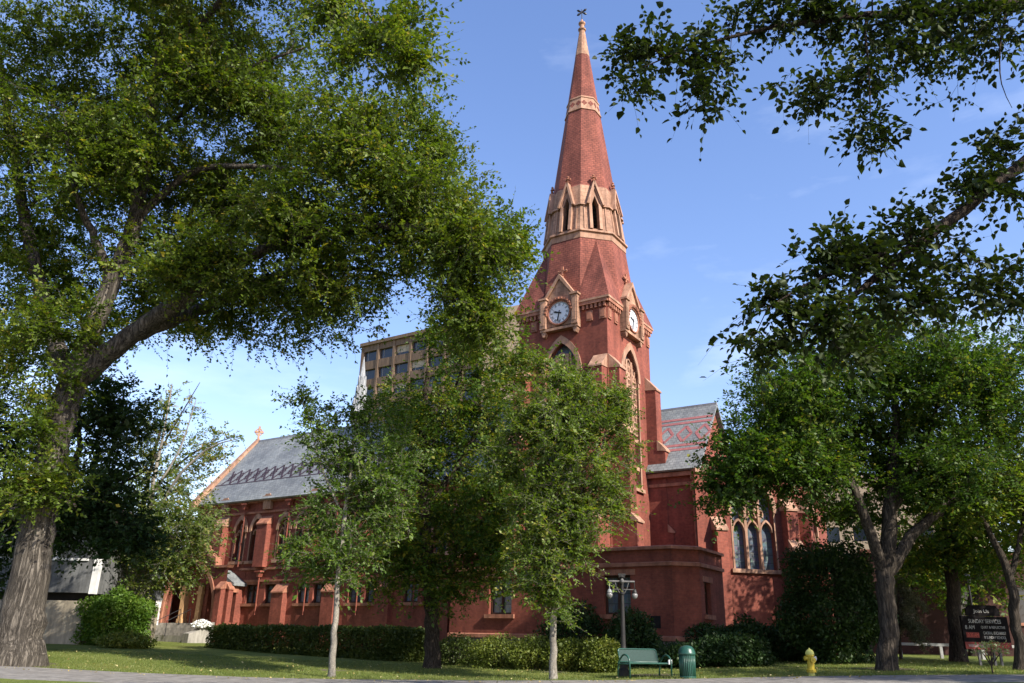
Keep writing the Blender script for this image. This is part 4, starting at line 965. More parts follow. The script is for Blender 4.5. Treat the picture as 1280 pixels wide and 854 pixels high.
class Skel:
    def __init__(self, rng): self.p = []; self.par = []; self.r = []; self.L = []; self.fixed = []; self.rng = rng
    def limb(self, pts, step=.4, jit=.03):
        c = catmull(pts, step); j0 = -1
        if self.p:
            d = np.linalg.norm(np.array(self.p) - c[0, :3], axis=1); j0 = int(d.argmin())
        prev = j0
        for i, q in enumerate(c):
            if i == 0 and j0 >= 0: continue
            pos = q[:3] + (self.rng.normal(size=3) * jit * min(1, q[3] * 6) if 0 < i < len(c) - 1 else 0)
            self.p.append(pos); self.par.append(prev); self.r.append(max(.006, q[3])); self.fixed.append(True)
            self.L.append(0 if prev < 0 else self.L[prev] + np.linalg.norm(pos - self.p[prev]) * .35); prev = len(self.p) - 1
    def grow(self, att, step=.35, k=.35, tip=.006, jit=.05, reach=99):
        n0 = len(self.p); cap = n0 + int(len(att) * (reach if reach < 50 else 14)) + 2000
        A = np.empty((cap, 3)); A[:n0] = self.p; Ls = np.empty(cap); Ls[:n0] = self.L
        dm = np.array([np.linalg.norm(A[:n0] - a, axis=1).min() for a in att]); order = dm.argsort(); self.tips = []
        n = n0
        minr = min(.05, max(self.r))
        ok = np.zeros(cap, bool); ok[:n0] = [self.L[i] > .6 or self.r[i] < .3 for i in range(n0)]
        if not ok[:n0].any(): ok[:n0] = True
        for a in att[order]:
            d = np.linalg.norm(A[:n] - a, axis=1); c = d + k * Ls[:n] + np.where(ok[:n], 0, 5); j = int(c.argmin())
            dist = d[j]; m = max(1, int(dist / step)); p0 = A[j].copy()
            pj = self.par[j]; dr = (p0 - A[pj]) if pj >= 0 else np.array([0, 0, 1.]); dr = dr / (np.linalg.norm(dr) + 1e-9)
            ctrl = p0 + dr * dist * .3 + (a - p0) * .25 + np.array([0, 0, .08 * dist]); prev = j
            if n + m >= cap: break
            for i in range(1, m + 1):
                t = i / m; q = (1 - t) ** 2 * p0 + 2 * t * (1 - t) * ctrl + t * t * a
                if i < m: q = q + self.rng.normal(size=3) * jit * min(1, dist)
                self.p.append(q); self.par.append(prev); self.r.append(tip); self.fixed.append(False)
                A[n] = q; Ls[n] = Ls[prev] + dist / m; ok[n] = True; self.L.append(Ls[n]); prev = n; n += 1
            self.tips.append(prev)
        e = 2.3; acc = np.zeros(n)
        for i in range(n - 1, -1, -1):
            if not self.fixed[i]: self.r[i] = max(tip, acc[i] ** (1 / e)) if acc[i] > 0 else tip
            if self.par[i] >= 0 and not self.fixed[i]: acc[self.par[i]] += self.r[i] ** e
        for i in range(n):
            if not self.fixed[i] and self.par[i] >= 0: self.r[i] = min(self.r[i], self.r[self.par[i]] * .92)
    def mesh(self, name, mat, parent, flare=0.0, rough=.0):
        n = len(self.p); ch = [[] for _ in range(n)]; roots = []
        for i, q in enumerate(self.par): (ch[q] if q >= 0 else roots).append(i)
        V = []; Fc = []; k0 = 0; stack = [(r, -1) for r in roots]
        while stack:
            i, frm = stack.pop(); chain = ([frm] if frm >= 0 else []) + [i]; cur = i
            while ch[cur]:
                nx = max(ch[cur], key=lambda q: (self.fixed[q] and self.fixed[cur], self.r[q]))
                for o in ch[cur]:
                    if o != nx: stack.append((o, cur))
                chain.append(nx); cur = nx
            pts = np.array([self.p[c] for c in chain]); rr = np.array([self.r[c] for c in chain])
            if frm >= 0: rr[0] = min(rr[0], rr[1] * 1.25)
            if len(pts) < 2: continue
            rm = rr.max(); ns = 20 if rm > .3 else 10 if rm > .12 else 6 if rm > .04 else 4 if rm > .012 else 3
            t = np.gradient(pts, axis=0); t /= np.linalg.norm(t, axis=1)[:, None] + 1e-9
            ref = np.array([1., .13, 0]) if abs(t[:, 0].mean()) < .8 else np.array([0, 1., .1])
            a = ref - t * (t @ ref)[:, None]; a /= np.linalg.norm(a, axis=1)[:, None] + 1e-9; b = np.cross(t, a)
            ang = np.arange(ns) * 2 * math.pi / ns
            R_ = np.repeat(rr[:, None], ns, 1)
            if rm > .1 and rough:
                ph = self.rng.random(6) * 6.28
                hgt = np.arange(len(rr))[:, None]
                R_ = R_ * (1 + rough * (.5 * np.sin(3 * ang + ph[0] + .12 * hgt) + .35 * np.sin(5 * ang + ph[1] - .2 * hgt) + .3 * np.sin(9 * ang + ph[2] + .1 * hgt)) + self.rng.normal(size=R_.shape) * rough * .22)
            if frm < 0 and flare:
                d = np.concatenate([[0], np.cumsum(np.linalg.norm(np.diff(pts, axis=0), axis=1))]); fl = np.exp(-d / (1.6 * rr[0]))[:, None]
                R_ = R_ * (1 + fl * flare * (.55 + .6 * np.sin(5 * ang + 1.0) ** 2 + .25 * np.sin(2 * ang + .5)))
            vs = pts[:, None] + R_[:, :, None] * (np.cos(ang)[None, :, None] * a[:, None] + np.sin(ang)[None, :, None] * b[:, None])
            V.append(vs.reshape(-1, 3)); m = len(pts)
            i0 = np.arange(m - 1)[:, None] * ns; kk = np.arange(ns)[None]; k2 = (kk + 1) % ns
            Fc.append(np.stack([k0 + i0 + kk, k0 + i0 + k2, k0 + i0 + ns + k2, k0 + i0 + ns + kk], -1).reshape(-1, 4)); k0 += m * ns
        V = np.vstack(V); Fc = np.vstack(Fc); nf = len(Fc)
        me = bpy.data.meshes.new(name); me.vertices.add(len(V)); me.vertices.foreach_set('co', V.reshape(-1).astype(np.float32))
        me.loops.add(nf * 4); me.loops.foreach_set('vertex_index', Fc.reshape(-1).astype(np.int32)); me.polygons.add(nf)
        me.polygons.foreach_set('loop_start', np.arange(0, nf * 4, 4, dtype=np.int32)); me.polygons.foreach_set('loop_total', np.full(nf, 4, np.int32)); me.polygons.foreach_set('use_smooth', np.ones(nf, bool))
        me.update(calc_edges=True); me.materials.append(mat)
        o = bpy.data.objects.new(name, me); COL.objects.link(o); o.parent = parent; return o

def blob(px, py, rx, rz, Y, ry, n, fill=.5):
    """a mass of foliage: size seen, distance, depth"""
    return (P(px, py, Y), np.array([rx, 0, rz]) * Y * 1.03 / F + np.array([0, ry, 0]), n, fill)
def sample(blobs, rng, wave=1.0, gate=.55):
    """points in the foliage masses, thinned by a wandering 3-D pattern so that outlines break up and gaps open"""
    K_ = rng.normal(size=(7, 3)); K_ /= np.linalg.norm(K_, axis=1)[:, None]; K_ *= (2 * math.pi / (wave * np.array([3.4, 2.8, 2.2, 1.8, 1.5, 1.2, 1.0])))[:, None]; ph = rng.random(7) * 6.28
    out = []
    for c, r, n, fill in blobs:
        m = int(n * 1.45)
        d = rng.normal(size=(m, 3)); d /= np.linalg.norm(d, axis=1)[:, None]
        q = c + d * (rng.random(m) ** fill)[:, None] * r * (1 + .10 * rng.normal(size=(m, 1)))
        f = np.sin(q @ K_.T + ph).sum(1); o = np.argsort(-f + rng.normal(size=m) * (1 - gate) * 3); out.append(q[o[:n]])
    return np.vstack(out)
def tree(name, label, base, limbs, blobs, leaf, bark, nleaf=60, lsize=.12, seed=1, flare=.35, rough=.05, group=None, spread=.42, along=4, big=False, step=.35, cat='tree', droop=.25, k=.35, aspect=.6, bare=0.0, up=.6, shade_shift=0.0, jit=.05, tip=.006, wave=1.0, gate=.6, nspray=5, slen=.75):
    rng = np.random.default_rng(seed)
    base = np.array(base, float); e = empty(name, tuple(base)); tag(e, label, cat, group)
    sk = Skel(rng)
    for l in limbs: sk.limb([tuple(np.array(q[:3]) - base) + (q[3],) for q in l])
    att = sample(blobs, rng, wave, gate) - base
    sk.grow(att, step=step, k=k, jit=jit, tip=tip)
    sk.mesh('trunk', M[bark], e, flare=flare, rough=rough)
    # leafy sprays: thin twigs fanning from the branch ends, leaves set alternately along them
    org = []; dr = []; own = []
    clus = rng.random(len(sk.tips))
    for ti, t in enumerate(sk.tips):
        if rng.random() < bare: continue
        seq = [t]
        for _ in range(along):
            q = sk.par[seq[-1]]
            if q >= 0 and not sk.fixed[q]: seq.append(q)
        d0 = np.array(sk.p[t]) - sk.p[sk.par[t]]; d0 = d0 / (np.linalg.norm(d0) + 1e-9)
        ns = max(2, int(nspray * (.55 + .9 * rng.random())))
        for k_ in range(ns):
            q = seq[0] if k_ < 2 else seq[rng.integers(0, len(seq))]; org.append(sk.p[q]); dr.append(d0); own.append(ti)
    org = np.array(org); dr = np.array(dr); own = np.array(own); n = len(org)
    D = dr * .45 + rng.normal(size=(n, 3)) * np.array([.62, .62, .42]) + np.array([0, 0, .05]); D /= np.linalg.norm(D, axis=1)[:, None]
    Ls = slen * np.exp(rng.normal(size=n) * .3); sag = droop * .5 * (.5 + rng.random(n))
    upv = np.array([0, 0, 1.]) + rng.normal(size=(n, 3)) * .45
    side = np.cross(D, upv); side /= np.linalg.norm(side, axis=1)[:, None] + 1e-9; nrm = np.cross(side, D)
    def along_(u): return org + D * (Ls * u)[:, None] - np.array([0, 0, 1.]) * (sag * Ls * u * u)[:, None]
    m = max(3, int(round(nleaf / nspray)))
    pos = []; fa = []; fn = []; sh = []
    for i in range(m):
        u = np.clip((i + .6) / m + rng.normal(size=n) * .05, .02, 1.03); sg = (1 if i % 2 else -1); end = 1.0 if i < m - 1 else 0.1
        pos.append(along_(u)); fa.append(D * (.5 if end == 1 else 1.2) + side * (sg * .85 * end) + rng.normal(size=(n, 3)) * .32 - np.array([0, 0, droop * .9]))
        fn.append(nrm + rng.normal(size=(n, 3)) * .38); sh.append(np.clip(.12 + .62 * clus[own] + rng.normal(size=n) * .2 + shade_shift, 0, 1))
    leaf_mesh('crown', np.vstack(pos), lsize, M[leaf], e, rng, shade=np.concatenate(sh), big=big, aspect=aspect, frames=(np.vstack(fn), np.vstack(fa)))
    # the twigs themselves
    rt_ = tip * .75; pt = [along_(np.full(n, u)) for u in (0, .5, 1.0)]; V = []
    for j, (p_, r_) in enumerate(zip(pt, (rt_, rt_ * .8, rt_ * .4))):
        for q in range(3): V.append(p_ + (side * math.cos(q * 2.094) + nrm * math.sin(q * 2.094)) * r_)
    V = np.stack(V, 1).reshape(-1, 3); fc = []
    for j in range(2):
        for q in range(3): fc.append([j * 3 + q, j * 3 + (q + 1) % 3, j * 3 + 3 + (q + 1) % 3, j * 3 + 3 + q])
    fc = (np.arange(n)[:, None, None] * 9 + np.array(fc)[None]).reshape(-1); nf = n * 6
    me = bpy.data.meshes.new('twigs'); me.vertices.add(len(V)); me.vertices.foreach_set('co', V.reshape(-1).astype(np.float32)); me.loops.add(nf * 4); me.loops.foreach_set('vertex_index', fc.astype(np.int32))
    me.polygons.add(nf); me.polygons.foreach_set('loop_start', np.arange(0, nf * 4, 4, dtype=np.int32)); me.polygons.foreach_set('loop_total', np.full(nf, 4, np.int32)); me.update(calc_edges=True); me.materials.append(M[bark])
    o = bpy.data.objects.new('twigs', me); COL.objects.link(o); o.parent = e
    return e

def L_(*q): return [tuple(P(a, b_, Y)) + (r,) for a, b_, Y, r in q]
def rooted(px, py, Y, r, *rest):
    b = P(px, py, Y); b[2] = min(b[2], g(b[0], b[1])) - .15
    return b, [tuple(b) + (r,)] + L_(*rest)

# the huge elm at the left
b, trunk = rooted(18, 830, 27.3, .62, (24, 790, 27.3, .60), (37, 720, 27.3, .56), (53, 640, 27.3, .52), (67, 570, 27.3, .49), (80, 510, 27.3, .47), (92, 478, 27.3, .46))
tree('elm_tree', 'huge old elm with a thick furrowed leaning trunk and sprouting leaves', b, [trunk,
    L_((92, 478, 27.3, .44), (118, 455, 27.2, .38), (165, 418, 27.1, .34), (240, 366, 26.8, .29), (330, 311, 26.5, .22), (420, 290, 26.2, .15), (510, 283, 26, .1), (570, 300, 26, .05)),
    L_((92, 478, 27.3, .4), (108, 430, 27.5, .36), (138, 360, 27.8, .33), (165, 285, 28, .29), (184, 190, 28, .24), (196, 90, 27.6, .18), (214, 0, 27, .12), (235, -100, 26.5, .06)),
    L_((92, 478, 27.3, .34), (70, 430, 28.4, .3), (44, 340, 29, .25), (22, 220, 29.5, .2), (0, 80, 29.5, .12), (-20, -40, 29, .06)),
    L_((165, 420, 27.2, .25), (250, 388, 28.2, .22), (340, 348, 28.8, .15), (420, 335, 29, .09), (500, 345, 29, .05)),
    L_((168, 275, 28, .17), (240, 216, 27.4, .14), (310, 208, 27, .10), (400, 215, 26.6, .06)),
    L_((140, 355, 27.8, .18), (120, 300, 27, .15), (95, 240, 26, .11), (80, 140, 25.5, .07)),
    L_((196, 90, 27.6, .12), (260, 20, 25, .11), (340, -60, 22, .1), (420, -30, 19.5, .07), (470, 30, 18, .04), (500, 70, 17.5, .02)),
    L_((186, 180, 28, .12), (230, 140, 27, .1), (300, 90, 26, .07), (380, 60, 25.5, .04))],
    [blob(512, 255, 100, 90, 26, 4, 250), blob(590, 320, 72, 62, 26, 3.5, 190), blob(440, 170, 96, 62, 25.5, 4, 160), blob(525, 175, 52, 46, 26, 2.6, 70), blob(400, 300, 120, 85, 27, 4.5, 230), blob(592, 405, 46, 44, 26.3, 2.0, 85), blob(640, 310, 24, 40, 26, 2, 40),
     blob(290, 60, 125, 75, 27.5, 5, 200), blob(110, 120, 130, 110, 30, 4.5, 260), blob(250, 230, 120, 100, 31, 4, 230), blob(60, 300, 100, 110, 31, 4.5, 230), blob(180, 380, 120, 60, 30.5, 3.5, 130), blob(320, 390, 110, 45, 28.8, 3.5, 130), blob(330, -90, 150, 80, 23, 4, 190), blob(150, -60, 120, 70, 23.5, 3, 120), blob(100, 200, 90, 90, 25.2, 1.2, 60), blob(250, 330, 80, 40, 25.4, 1, 30), blob(0, 420, 70, 90, 29, 4, 110), blob(420, 380, 60, 40, 27, 2.5, 60),  # foliage masses above the frame are added to shade the inner limbs
     blob(350, 165, 62, 56, 27.5, 3, 95), blob(290, 110, 80, 60, 26, 3, 100), blob(200, 50, 90, 60, 28.5, 4, 110), blob(215, 330, 62, 55, 30, 3, 80), blob(55, 30, 80, 45, 27, 4, 60), blob(150, 230, 80, 70, 29.5, 2, 90), blob(30, 170, 60, 60, 27, 3, 70), blob(290, 260, 70, 50, 29, 2.5, 80), blob(160, 180, 90, 80, 25.6, 1.6, 80), blob(60, 400, 70, 50, 26, 1.2, 50), blob(230, 110, 80, 60, 25.4, 1.6, 70), blob(360, 260, 60, 50, 26, 2, 60), blob(260, 305, 62, 30, 25, 1, 36), blob(195, 345, 40, 26, 25.3, .8, 20), blob(180, -130, 260, 130, 26.5, 6, 260), blob(-130, 100, 130, 200, 28, 5, 130), blob(430, 25, 60, 30, 19, 1.2, 26), blob(480, 40, 52, 45, 17.8, .9, 30), blob(508, 75, 34, 34, 17.4, .6, 16), blob(440, 75, 30, 26, 18, .5, 10),
     blob(40, 540, 36, 26, 26.3, .7, 18, .6), blob(32, 610, 46, 30, 26.2, .7, 34, .6), blob(75, 590, 26, 30, 26.2, .4, 14, .6), blob(85, 470, 26, 20, 26.3, .6, 8, .6), blob(50, 505, 22, 30, 26.4, .5, 9)],
    'leaf_elm', 'bark_elm', nleaf=122, lsize=.125, seed=3, flare=.6, rough=.07, nspray=7, slen=.95, along=4, wave=1.3, tip=.008)
# dangling near spray of the elm, with larger leaves seen against the sky
b = P(560, -260, 17)
# the slim young tree left of centre
b, trunk = rooted(415, 838, 28.2, .115, (418, 790, 28.2, .1), (422, 740, 28.2, .09), (428, 670, 28.2, .08), (438, 590, 28.2, .06), (446, 520, 28.2, .03))
tree('young_tree', 'slim pale-stemmed young tree with an open crown before the long hall', b, [trunk, L_((430, 650, 28.2, .05), (400, 580, 28, .03), (385, 520, 28, .02), (372, 496, 28, .01)), L_((428, 680, 28.2, .05), (470, 620, 28.4, .035), (500, 570, 28.6, .02))],
    [blob(418, 692, 62, 52, 28.2, 1.4, 120), blob(470, 640, 50, 55, 28.4, 1.3, 90), blob(440, 580, 55, 55, 28.2, 1.3, 90), blob(400, 545, 35, 45, 28, .8, 40), blob(376, 503, 18, 16, 28, .4, 12), blob(455, 520, 45, 30, 28.3, 1, 40), blob(490, 570, 35, 60, 28.6, 1.2, 60), blob(370, 690, 28, 14, 28.1, .7, 18), blob(395, 640, 25, 20, 28, .6, 14)],
    'leaf_young', 'bark_pale', nspray=6, slen=.6, nleaf=64, lsize=.11, seed=11, flare=.3, rough=.03, spread=.30, along=3, group='young trees on the lawn')
# the older tree behind it
b, trunk = rooted(541, 822, 33.5, .30, (540, 780, 33.5, .27), (535, 710, 33.5, .25), (530, 630, 33.5, .22), (527, 550, 33.5, .16), (535, 470, 33.5, .1))
tree('maple_tree', 'older dark-trunked tree with yellowing upper leaves in the middle of the lawn', b, [trunk, L_((531, 640, 33.5, .14), (580, 570, 33.2, .1), (612, 500, 33, .05)), L_((532, 660, 33.5, .12), (508, 600, 33.7, .09), (490, 540, 34, .05)), L_((530, 590, 33.5, .1), (560, 510, 33.8, .07), (585, 440, 34, .03))],
    [blob(560, 640, 85, 70, 33.3, 3, 230), blob(535, 540, 66, 62, 33.7, 2.6, 165), blob(600, 520, 75, 80, 33.8, 3, 190), blob(575, 430, 60, 50, 34, 2.2, 105), blob(500, 505, 34, 34, 34.2, 1.6, 34), blob(620, 690, 60, 55, 32.8, 2, 130), blob(500, 700, 60, 50, 33.2, 2.2, 120), blob(650, 450, 40, 35, 33.6, 1.5, 50), blob(560, 735, 60, 28, 33, 2, 50), blob(640, 620, 50, 60, 33.3, 2, 90)],
    'leaf_mid', 'bark_dark', nspray=6, slen=.8, nleaf=64, lsize=.125, seed=21, rough=.06, along=3, shade_shift=.13)
# the slender ash by the bench
b, trunk = rooted(692, 840, 27.6, .13, (692, 800, 27.6, .11), (694, 750, 27.6, .10), (699, 690, 27.6, .085), (708, 620, 27.6, .07), (715, 550, 27.6, .05), (716, 480, 27.6, .02))
tree('ash_tree', 'slender pale-trunked tree with a dense bright crown in front of the tower', b, [trunk, L_((702, 660, 27.6, .05), (740, 590, 27.5, .03), (765, 520, 27.5, .015)), L_((700, 690, 27.6, .05), (665, 620, 27.7, .03), (645, 550, 27.7, .015))],
    [blob(705, 565, 72, 72, 27.6, 1.9, 230), blob(735, 510, 48, 44, 27.6, 1.3, 110), blob(672, 525, 46, 46, 27.6, 1.3, 100), blob(690, 640, 66, 56, 27.6, 1.6, 150), blob(685, 705, 58, 44, 27.6, 1.4, 110), blob(772, 515, 26, 40, 27.5, .7, 45), blob(785, 560, 14, 35, 27.5, .5, 14), blob(700, 465, 40, 22, 27.6, .8, 35), blob(628, 570, 30, 50, 27.7, .9, 55), blob(760, 610, 32, 50, 27.5, .9, 50), blob(690, 752, 26, 28, 27.6, .7, 28), blob(675, 455, 10, 16, 27.6, .3, 8), blob(725, 660, 40, 40, 27.3, 1, 50)],
    'leaf_ash', 'bark_pale', nspray=7, slen=.55, nleaf=78, lsize=.1, seed=31, flare=.3, rough=.03, spread=.28, along=3, group='young trees on the lawn')
# thin autumn tree before the hall entrance
b, trunk = rooted(176, 792, 47, .22, (178, 740, 47, .2), (182, 680, 47, .17), (190, 610, 47, .13), (205, 540, 47, .07), (215, 480, 47, .03))
tree('birch_tree', 'thin-leaved autumn tree with bare grey twigs in front of the hall entrance', b, [trunk, L_((184, 670, 47, .1), (220, 600, 46.6, .08), (262, 560, 46.4, .05), (300, 548, 46.2, .02)), L_((190, 620, 47, .08), (225, 560, 47.2, .05), (245, 500, 47.4, .02)), L_((182, 690, 47, .08), (215, 660, 46.5, .05), (245, 650, 46.4, .03))],
    [blob(225, 655, 50, 50, 46.4, 2.6, 170), blob(190, 690, 46, 50, 46.6, 2.4, 140), blob(228, 712, 36, 30, 46, 1.5, 70), blob(248, 660, 26, 36, 46, 1.5, 50), blob(180, 630, 40, 40, 46.8, 2, 70)],
    'leaf_autumn', 'bark_pale', nleaf=40, lsize=.16, seed=41, rough=.03, spread=.45, along=3, bare=.0, shade_shift=-.12)
b, trunk = rooted(168, 790, 53, .26, (170, 720, 53, .22), (178, 640, 53, .17), (195, 560, 53, .1), (210, 500, 53, .05))
tree('ash_tree', 'half bare tall tree with sparse greyish leaves against the sky', b, [trunk, L_((182, 620, 53, .1), (230, 575, 52.6, .07), (265, 555, 52.4, .04), (300, 545, 52, .02)), L_((190, 580, 53, .08), (225, 520, 53, .05), (250, 478, 53, .02))],
    [blob(215, 540, 55, 60, 53, 3, 70), blob(265, 565, 48, 26, 52.4, 2, 50), blob(180, 560, 40, 60, 53, 3, 50), blob(215, 620, 60, 50, 53, 3, 70)],
    'leaf_autumn', 'bark_right', nleaf=46, lsize=.17, seed=43, rough=.03, spread=.5, along=3, bare=.12, shade_shift=.12)
# dark shade tree behind the elm
b, trunk = rooted(22, 792, 37, .3, (30, 740, 37, .27), (60, 660, 37, .22), (95, 580, 37, .15), (100, 500, 37, .06))
tree('maple_tree', 'dense dark tree in shade between the huge elm and the bungalow', b, [trunk, L_((82, 680, 37, .12), (130, 620, 36.5, .08), (180, 590, 36.3, .03)), L_((84, 670, 37, .12), (40, 600, 37.5, .08), (0, 560, 37.5, .03))],
    [blob(140, 530, 62, 60, 37, 3, 150), blob(130, 620, 62, 55, 36.5, 3, 150), blob(165, 660, 30, 26, 36, 1.6, 40), blob(20, 560, 60, 120, 38, 3.5, 190), blob(90, 650, 70, 40, 36.3, 2.5, 100), blob(150, 680, 45, 24, 35.8, 1.5, 45), blob(-20, 680, 50, 60, 38, 2.5, 70), blob(100, 470, 60, 40, 37.5, 2.5, 60)],
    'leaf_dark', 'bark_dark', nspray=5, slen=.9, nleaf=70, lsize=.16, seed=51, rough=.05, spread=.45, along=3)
# the broad tree on the right
b, trunk = rooted(1108, 836, 29.6, .33, (1109, 790, 29.6, .305), (1108, 745, 29.6, .30), (1108, 715, 29.6, .30), (1112, 660, 29.6, .26), (1116, 590, 29.6, .2), (1120, 500, 29.6, .1))
tree('elm_tree', 'broad dark-crowned tree with a stout forked trunk near the yellow hydrant', b, [trunk,
    L_((1106, 720, 29.6, .22), (1090, 670, 29.2, .19), (1066, 610, 29, .15), (1030, 570, 28.8, .1), (980, 545, 28.6, .05), (930, 540, 28.4, .02)),
    L_((1110, 715, 29.6, .24), (1140, 672, 29.6, .2), (1172, 640, 29.6, .16), (1210, 600, 29.5, .1), (1240, 540, 29.5, .05)),
    L_((1085, 655, 29.2, .12), (1045, 545, 29.8, .1), (1020, 470, 30, .05)), L_((1114, 640, 29.6, .14), (1160, 550, 30, .1), (1180, 470, 30, .05)),
    L_((1050, 590, 29, .1), (990, 600, 28.4, .06), (940, 600, 28, .03))],
    [blob(1095, 470, 130, 78, 30, 4.5, 330), blob(985, 500, 68, 62, 29.2, 3.2, 190), blob(940, 570, 62, 42, 28.4, 2.2, 130), blob(1060, 560, 100, 50, 31.5, 2.6, 140), blob(1190, 490, 80, 75, 30, 3.5, 200), blob(1180, 590, 80, 50, 29.5, 3, 150), blob(1020, 600, 60, 26, 28.5, 2, 60), blob(905, 612, 30, 30, 28, 1.1, 44), blob(945, 592, 46, 30, 28, 1.4, 56), blob(1000, 560, 60, 46, 28.6, 2.2, 100), blob(1060, 640, 56, 26, 31, 1.6, 40), blob(1130, 610, 50, 34, 31.5, 1.8, 40), blob(1260, 470, 60, 70, 30, 3, 110), blob(1080, 415, 70, 26, 30, 2, 60)],
    'leaf_mid', 'bark_right', nspray=7, slen=.8, nleaf=104, lsize=.125, seed=61, flare=.3, rough=.07, spread=.42, along=3, shade_shift=-.08)
# trees further right
b, trunk = rooted(1196, 812, 36, .32, (1193, 760, 36, .28), (1186, 690, 36, .25), (1182, 620, 36, .2), (1180, 540, 36, .1))
tree('elm_tree', 'straight dark-trunked tree standing just left of the church notice board', b, [trunk, L_((1185, 670, 36, .12), (1215, 620, 35.8, .08), (1250, 590, 35.6, .04)), L_((1184, 640, 36, .1), (1150, 600, 36, .06), (1120, 580, 36, .03))],
    [blob(1190, 620, 75, 60, 36, 3, 170), blob(1200, 690, 60, 34, 35.6, 2.4, 80), blob(1250, 650, 45, 60, 36, 2.5, 90), blob(1150, 690, 34, 30, 36, 2, 50), blob(1200, 540, 90, 50, 37, 4, 120)],
    'leaf_mid', 'bark_dark', nleaf=52, lsize=.16, seed=71, rough=.05, spread=.45, along=3, shade_shift=.1)
b, trunk = rooted(1276, 845, 30, .2, (1273, 800, 30, .18), (1266, 740, 30, .16), (1258, 710, 30, .14), (1238, 668, 30, .1), (1222, 640, 30, .06))
tree('ash_tree', 'pale slender trunk leaning left at the far right edge beside the notice board', b, [trunk, L_((1262, 725, 30, .1), (1280, 650, 30.2, .08), (1290, 580, 30.3, .04))],
    [blob(1250, 600, 55, 50, 30.2, 2.2, 100), blob(1290, 560, 60, 70, 30.4, 2.5, 110), blob(1225, 640, 30, 26, 30, 1.2, 36), blob(1310, 660, 45, 60, 30, 2, 60)],
    'leaf_ash', 'bark_right', nleaf=40, lsize=.13, seed=73, rough=.04, spread=.35, along=3, shade_shift=.05)
for i, (px, Y, hx, n, lab) in enumerate(((1330, 45, 560, 200, 'leafy tree beyond the notice board at the right edge'), (1215, 47, 640, 150, 'loose olive-leaved tree behind the brick annex wall'), (1430, 31, 430, 320, 'tall spreading street tree shading the pavement beyond the right edge'))):
    b, trunk = rooted(px, 800, Y, .3, (px, 720, Y, .25), (px - 4, 640, Y, .18), (px, hx, Y, .08))
    tree('street_tree', lab, b, [trunk], [blob(px, hx + 30, 90, 90, Y, 4, n), blob(px - 40, hx + 80, 60, 50, Y - 1, 3, n // 2)], 'leaf_mid', 'bark_dark', nleaf=48, lsize=.18, seed=80 + i, rough=.05, spread=.5, along=3, group='trees on the right', shade_shift=.08)
for i, (x, y, n, lab) in enumerate(((22.5, 17.4, 300, 'unseen boulevard tree added for shade beyond the right edge, nearer the road'), (27.0, 28.2, 330, 'unseen leafy tree added for shade on the grass beyond the right edge, past the pavement'))):  # unseen trees, added so their shade reaches the broad trunk and notice board
    z = g(x, y); b = np.array([x, y, z])
    tree('street_tree', lab, b, [[(x, y, z - .2, .45), (x, y, z + 3.5, .38), (x - .2, y, z + 7.5, .3), (x - .4, y, z + 11, .15), (x - .4, y, z + 14, .05)]],
        [(np.array([x - .5, y, z + 8.5]), np.array([5.0, 4.5, 4.6]), n, .5), (np.array([x, y, z + 13]), np.array([4.0, 4, 2.5]), n // 2, .5)], 'leaf_mid', 'bark_dark', nleaf=48, lsize=.19, seed=88 + i, rough=.05, spread=.5, along=3, group='trees on the right')
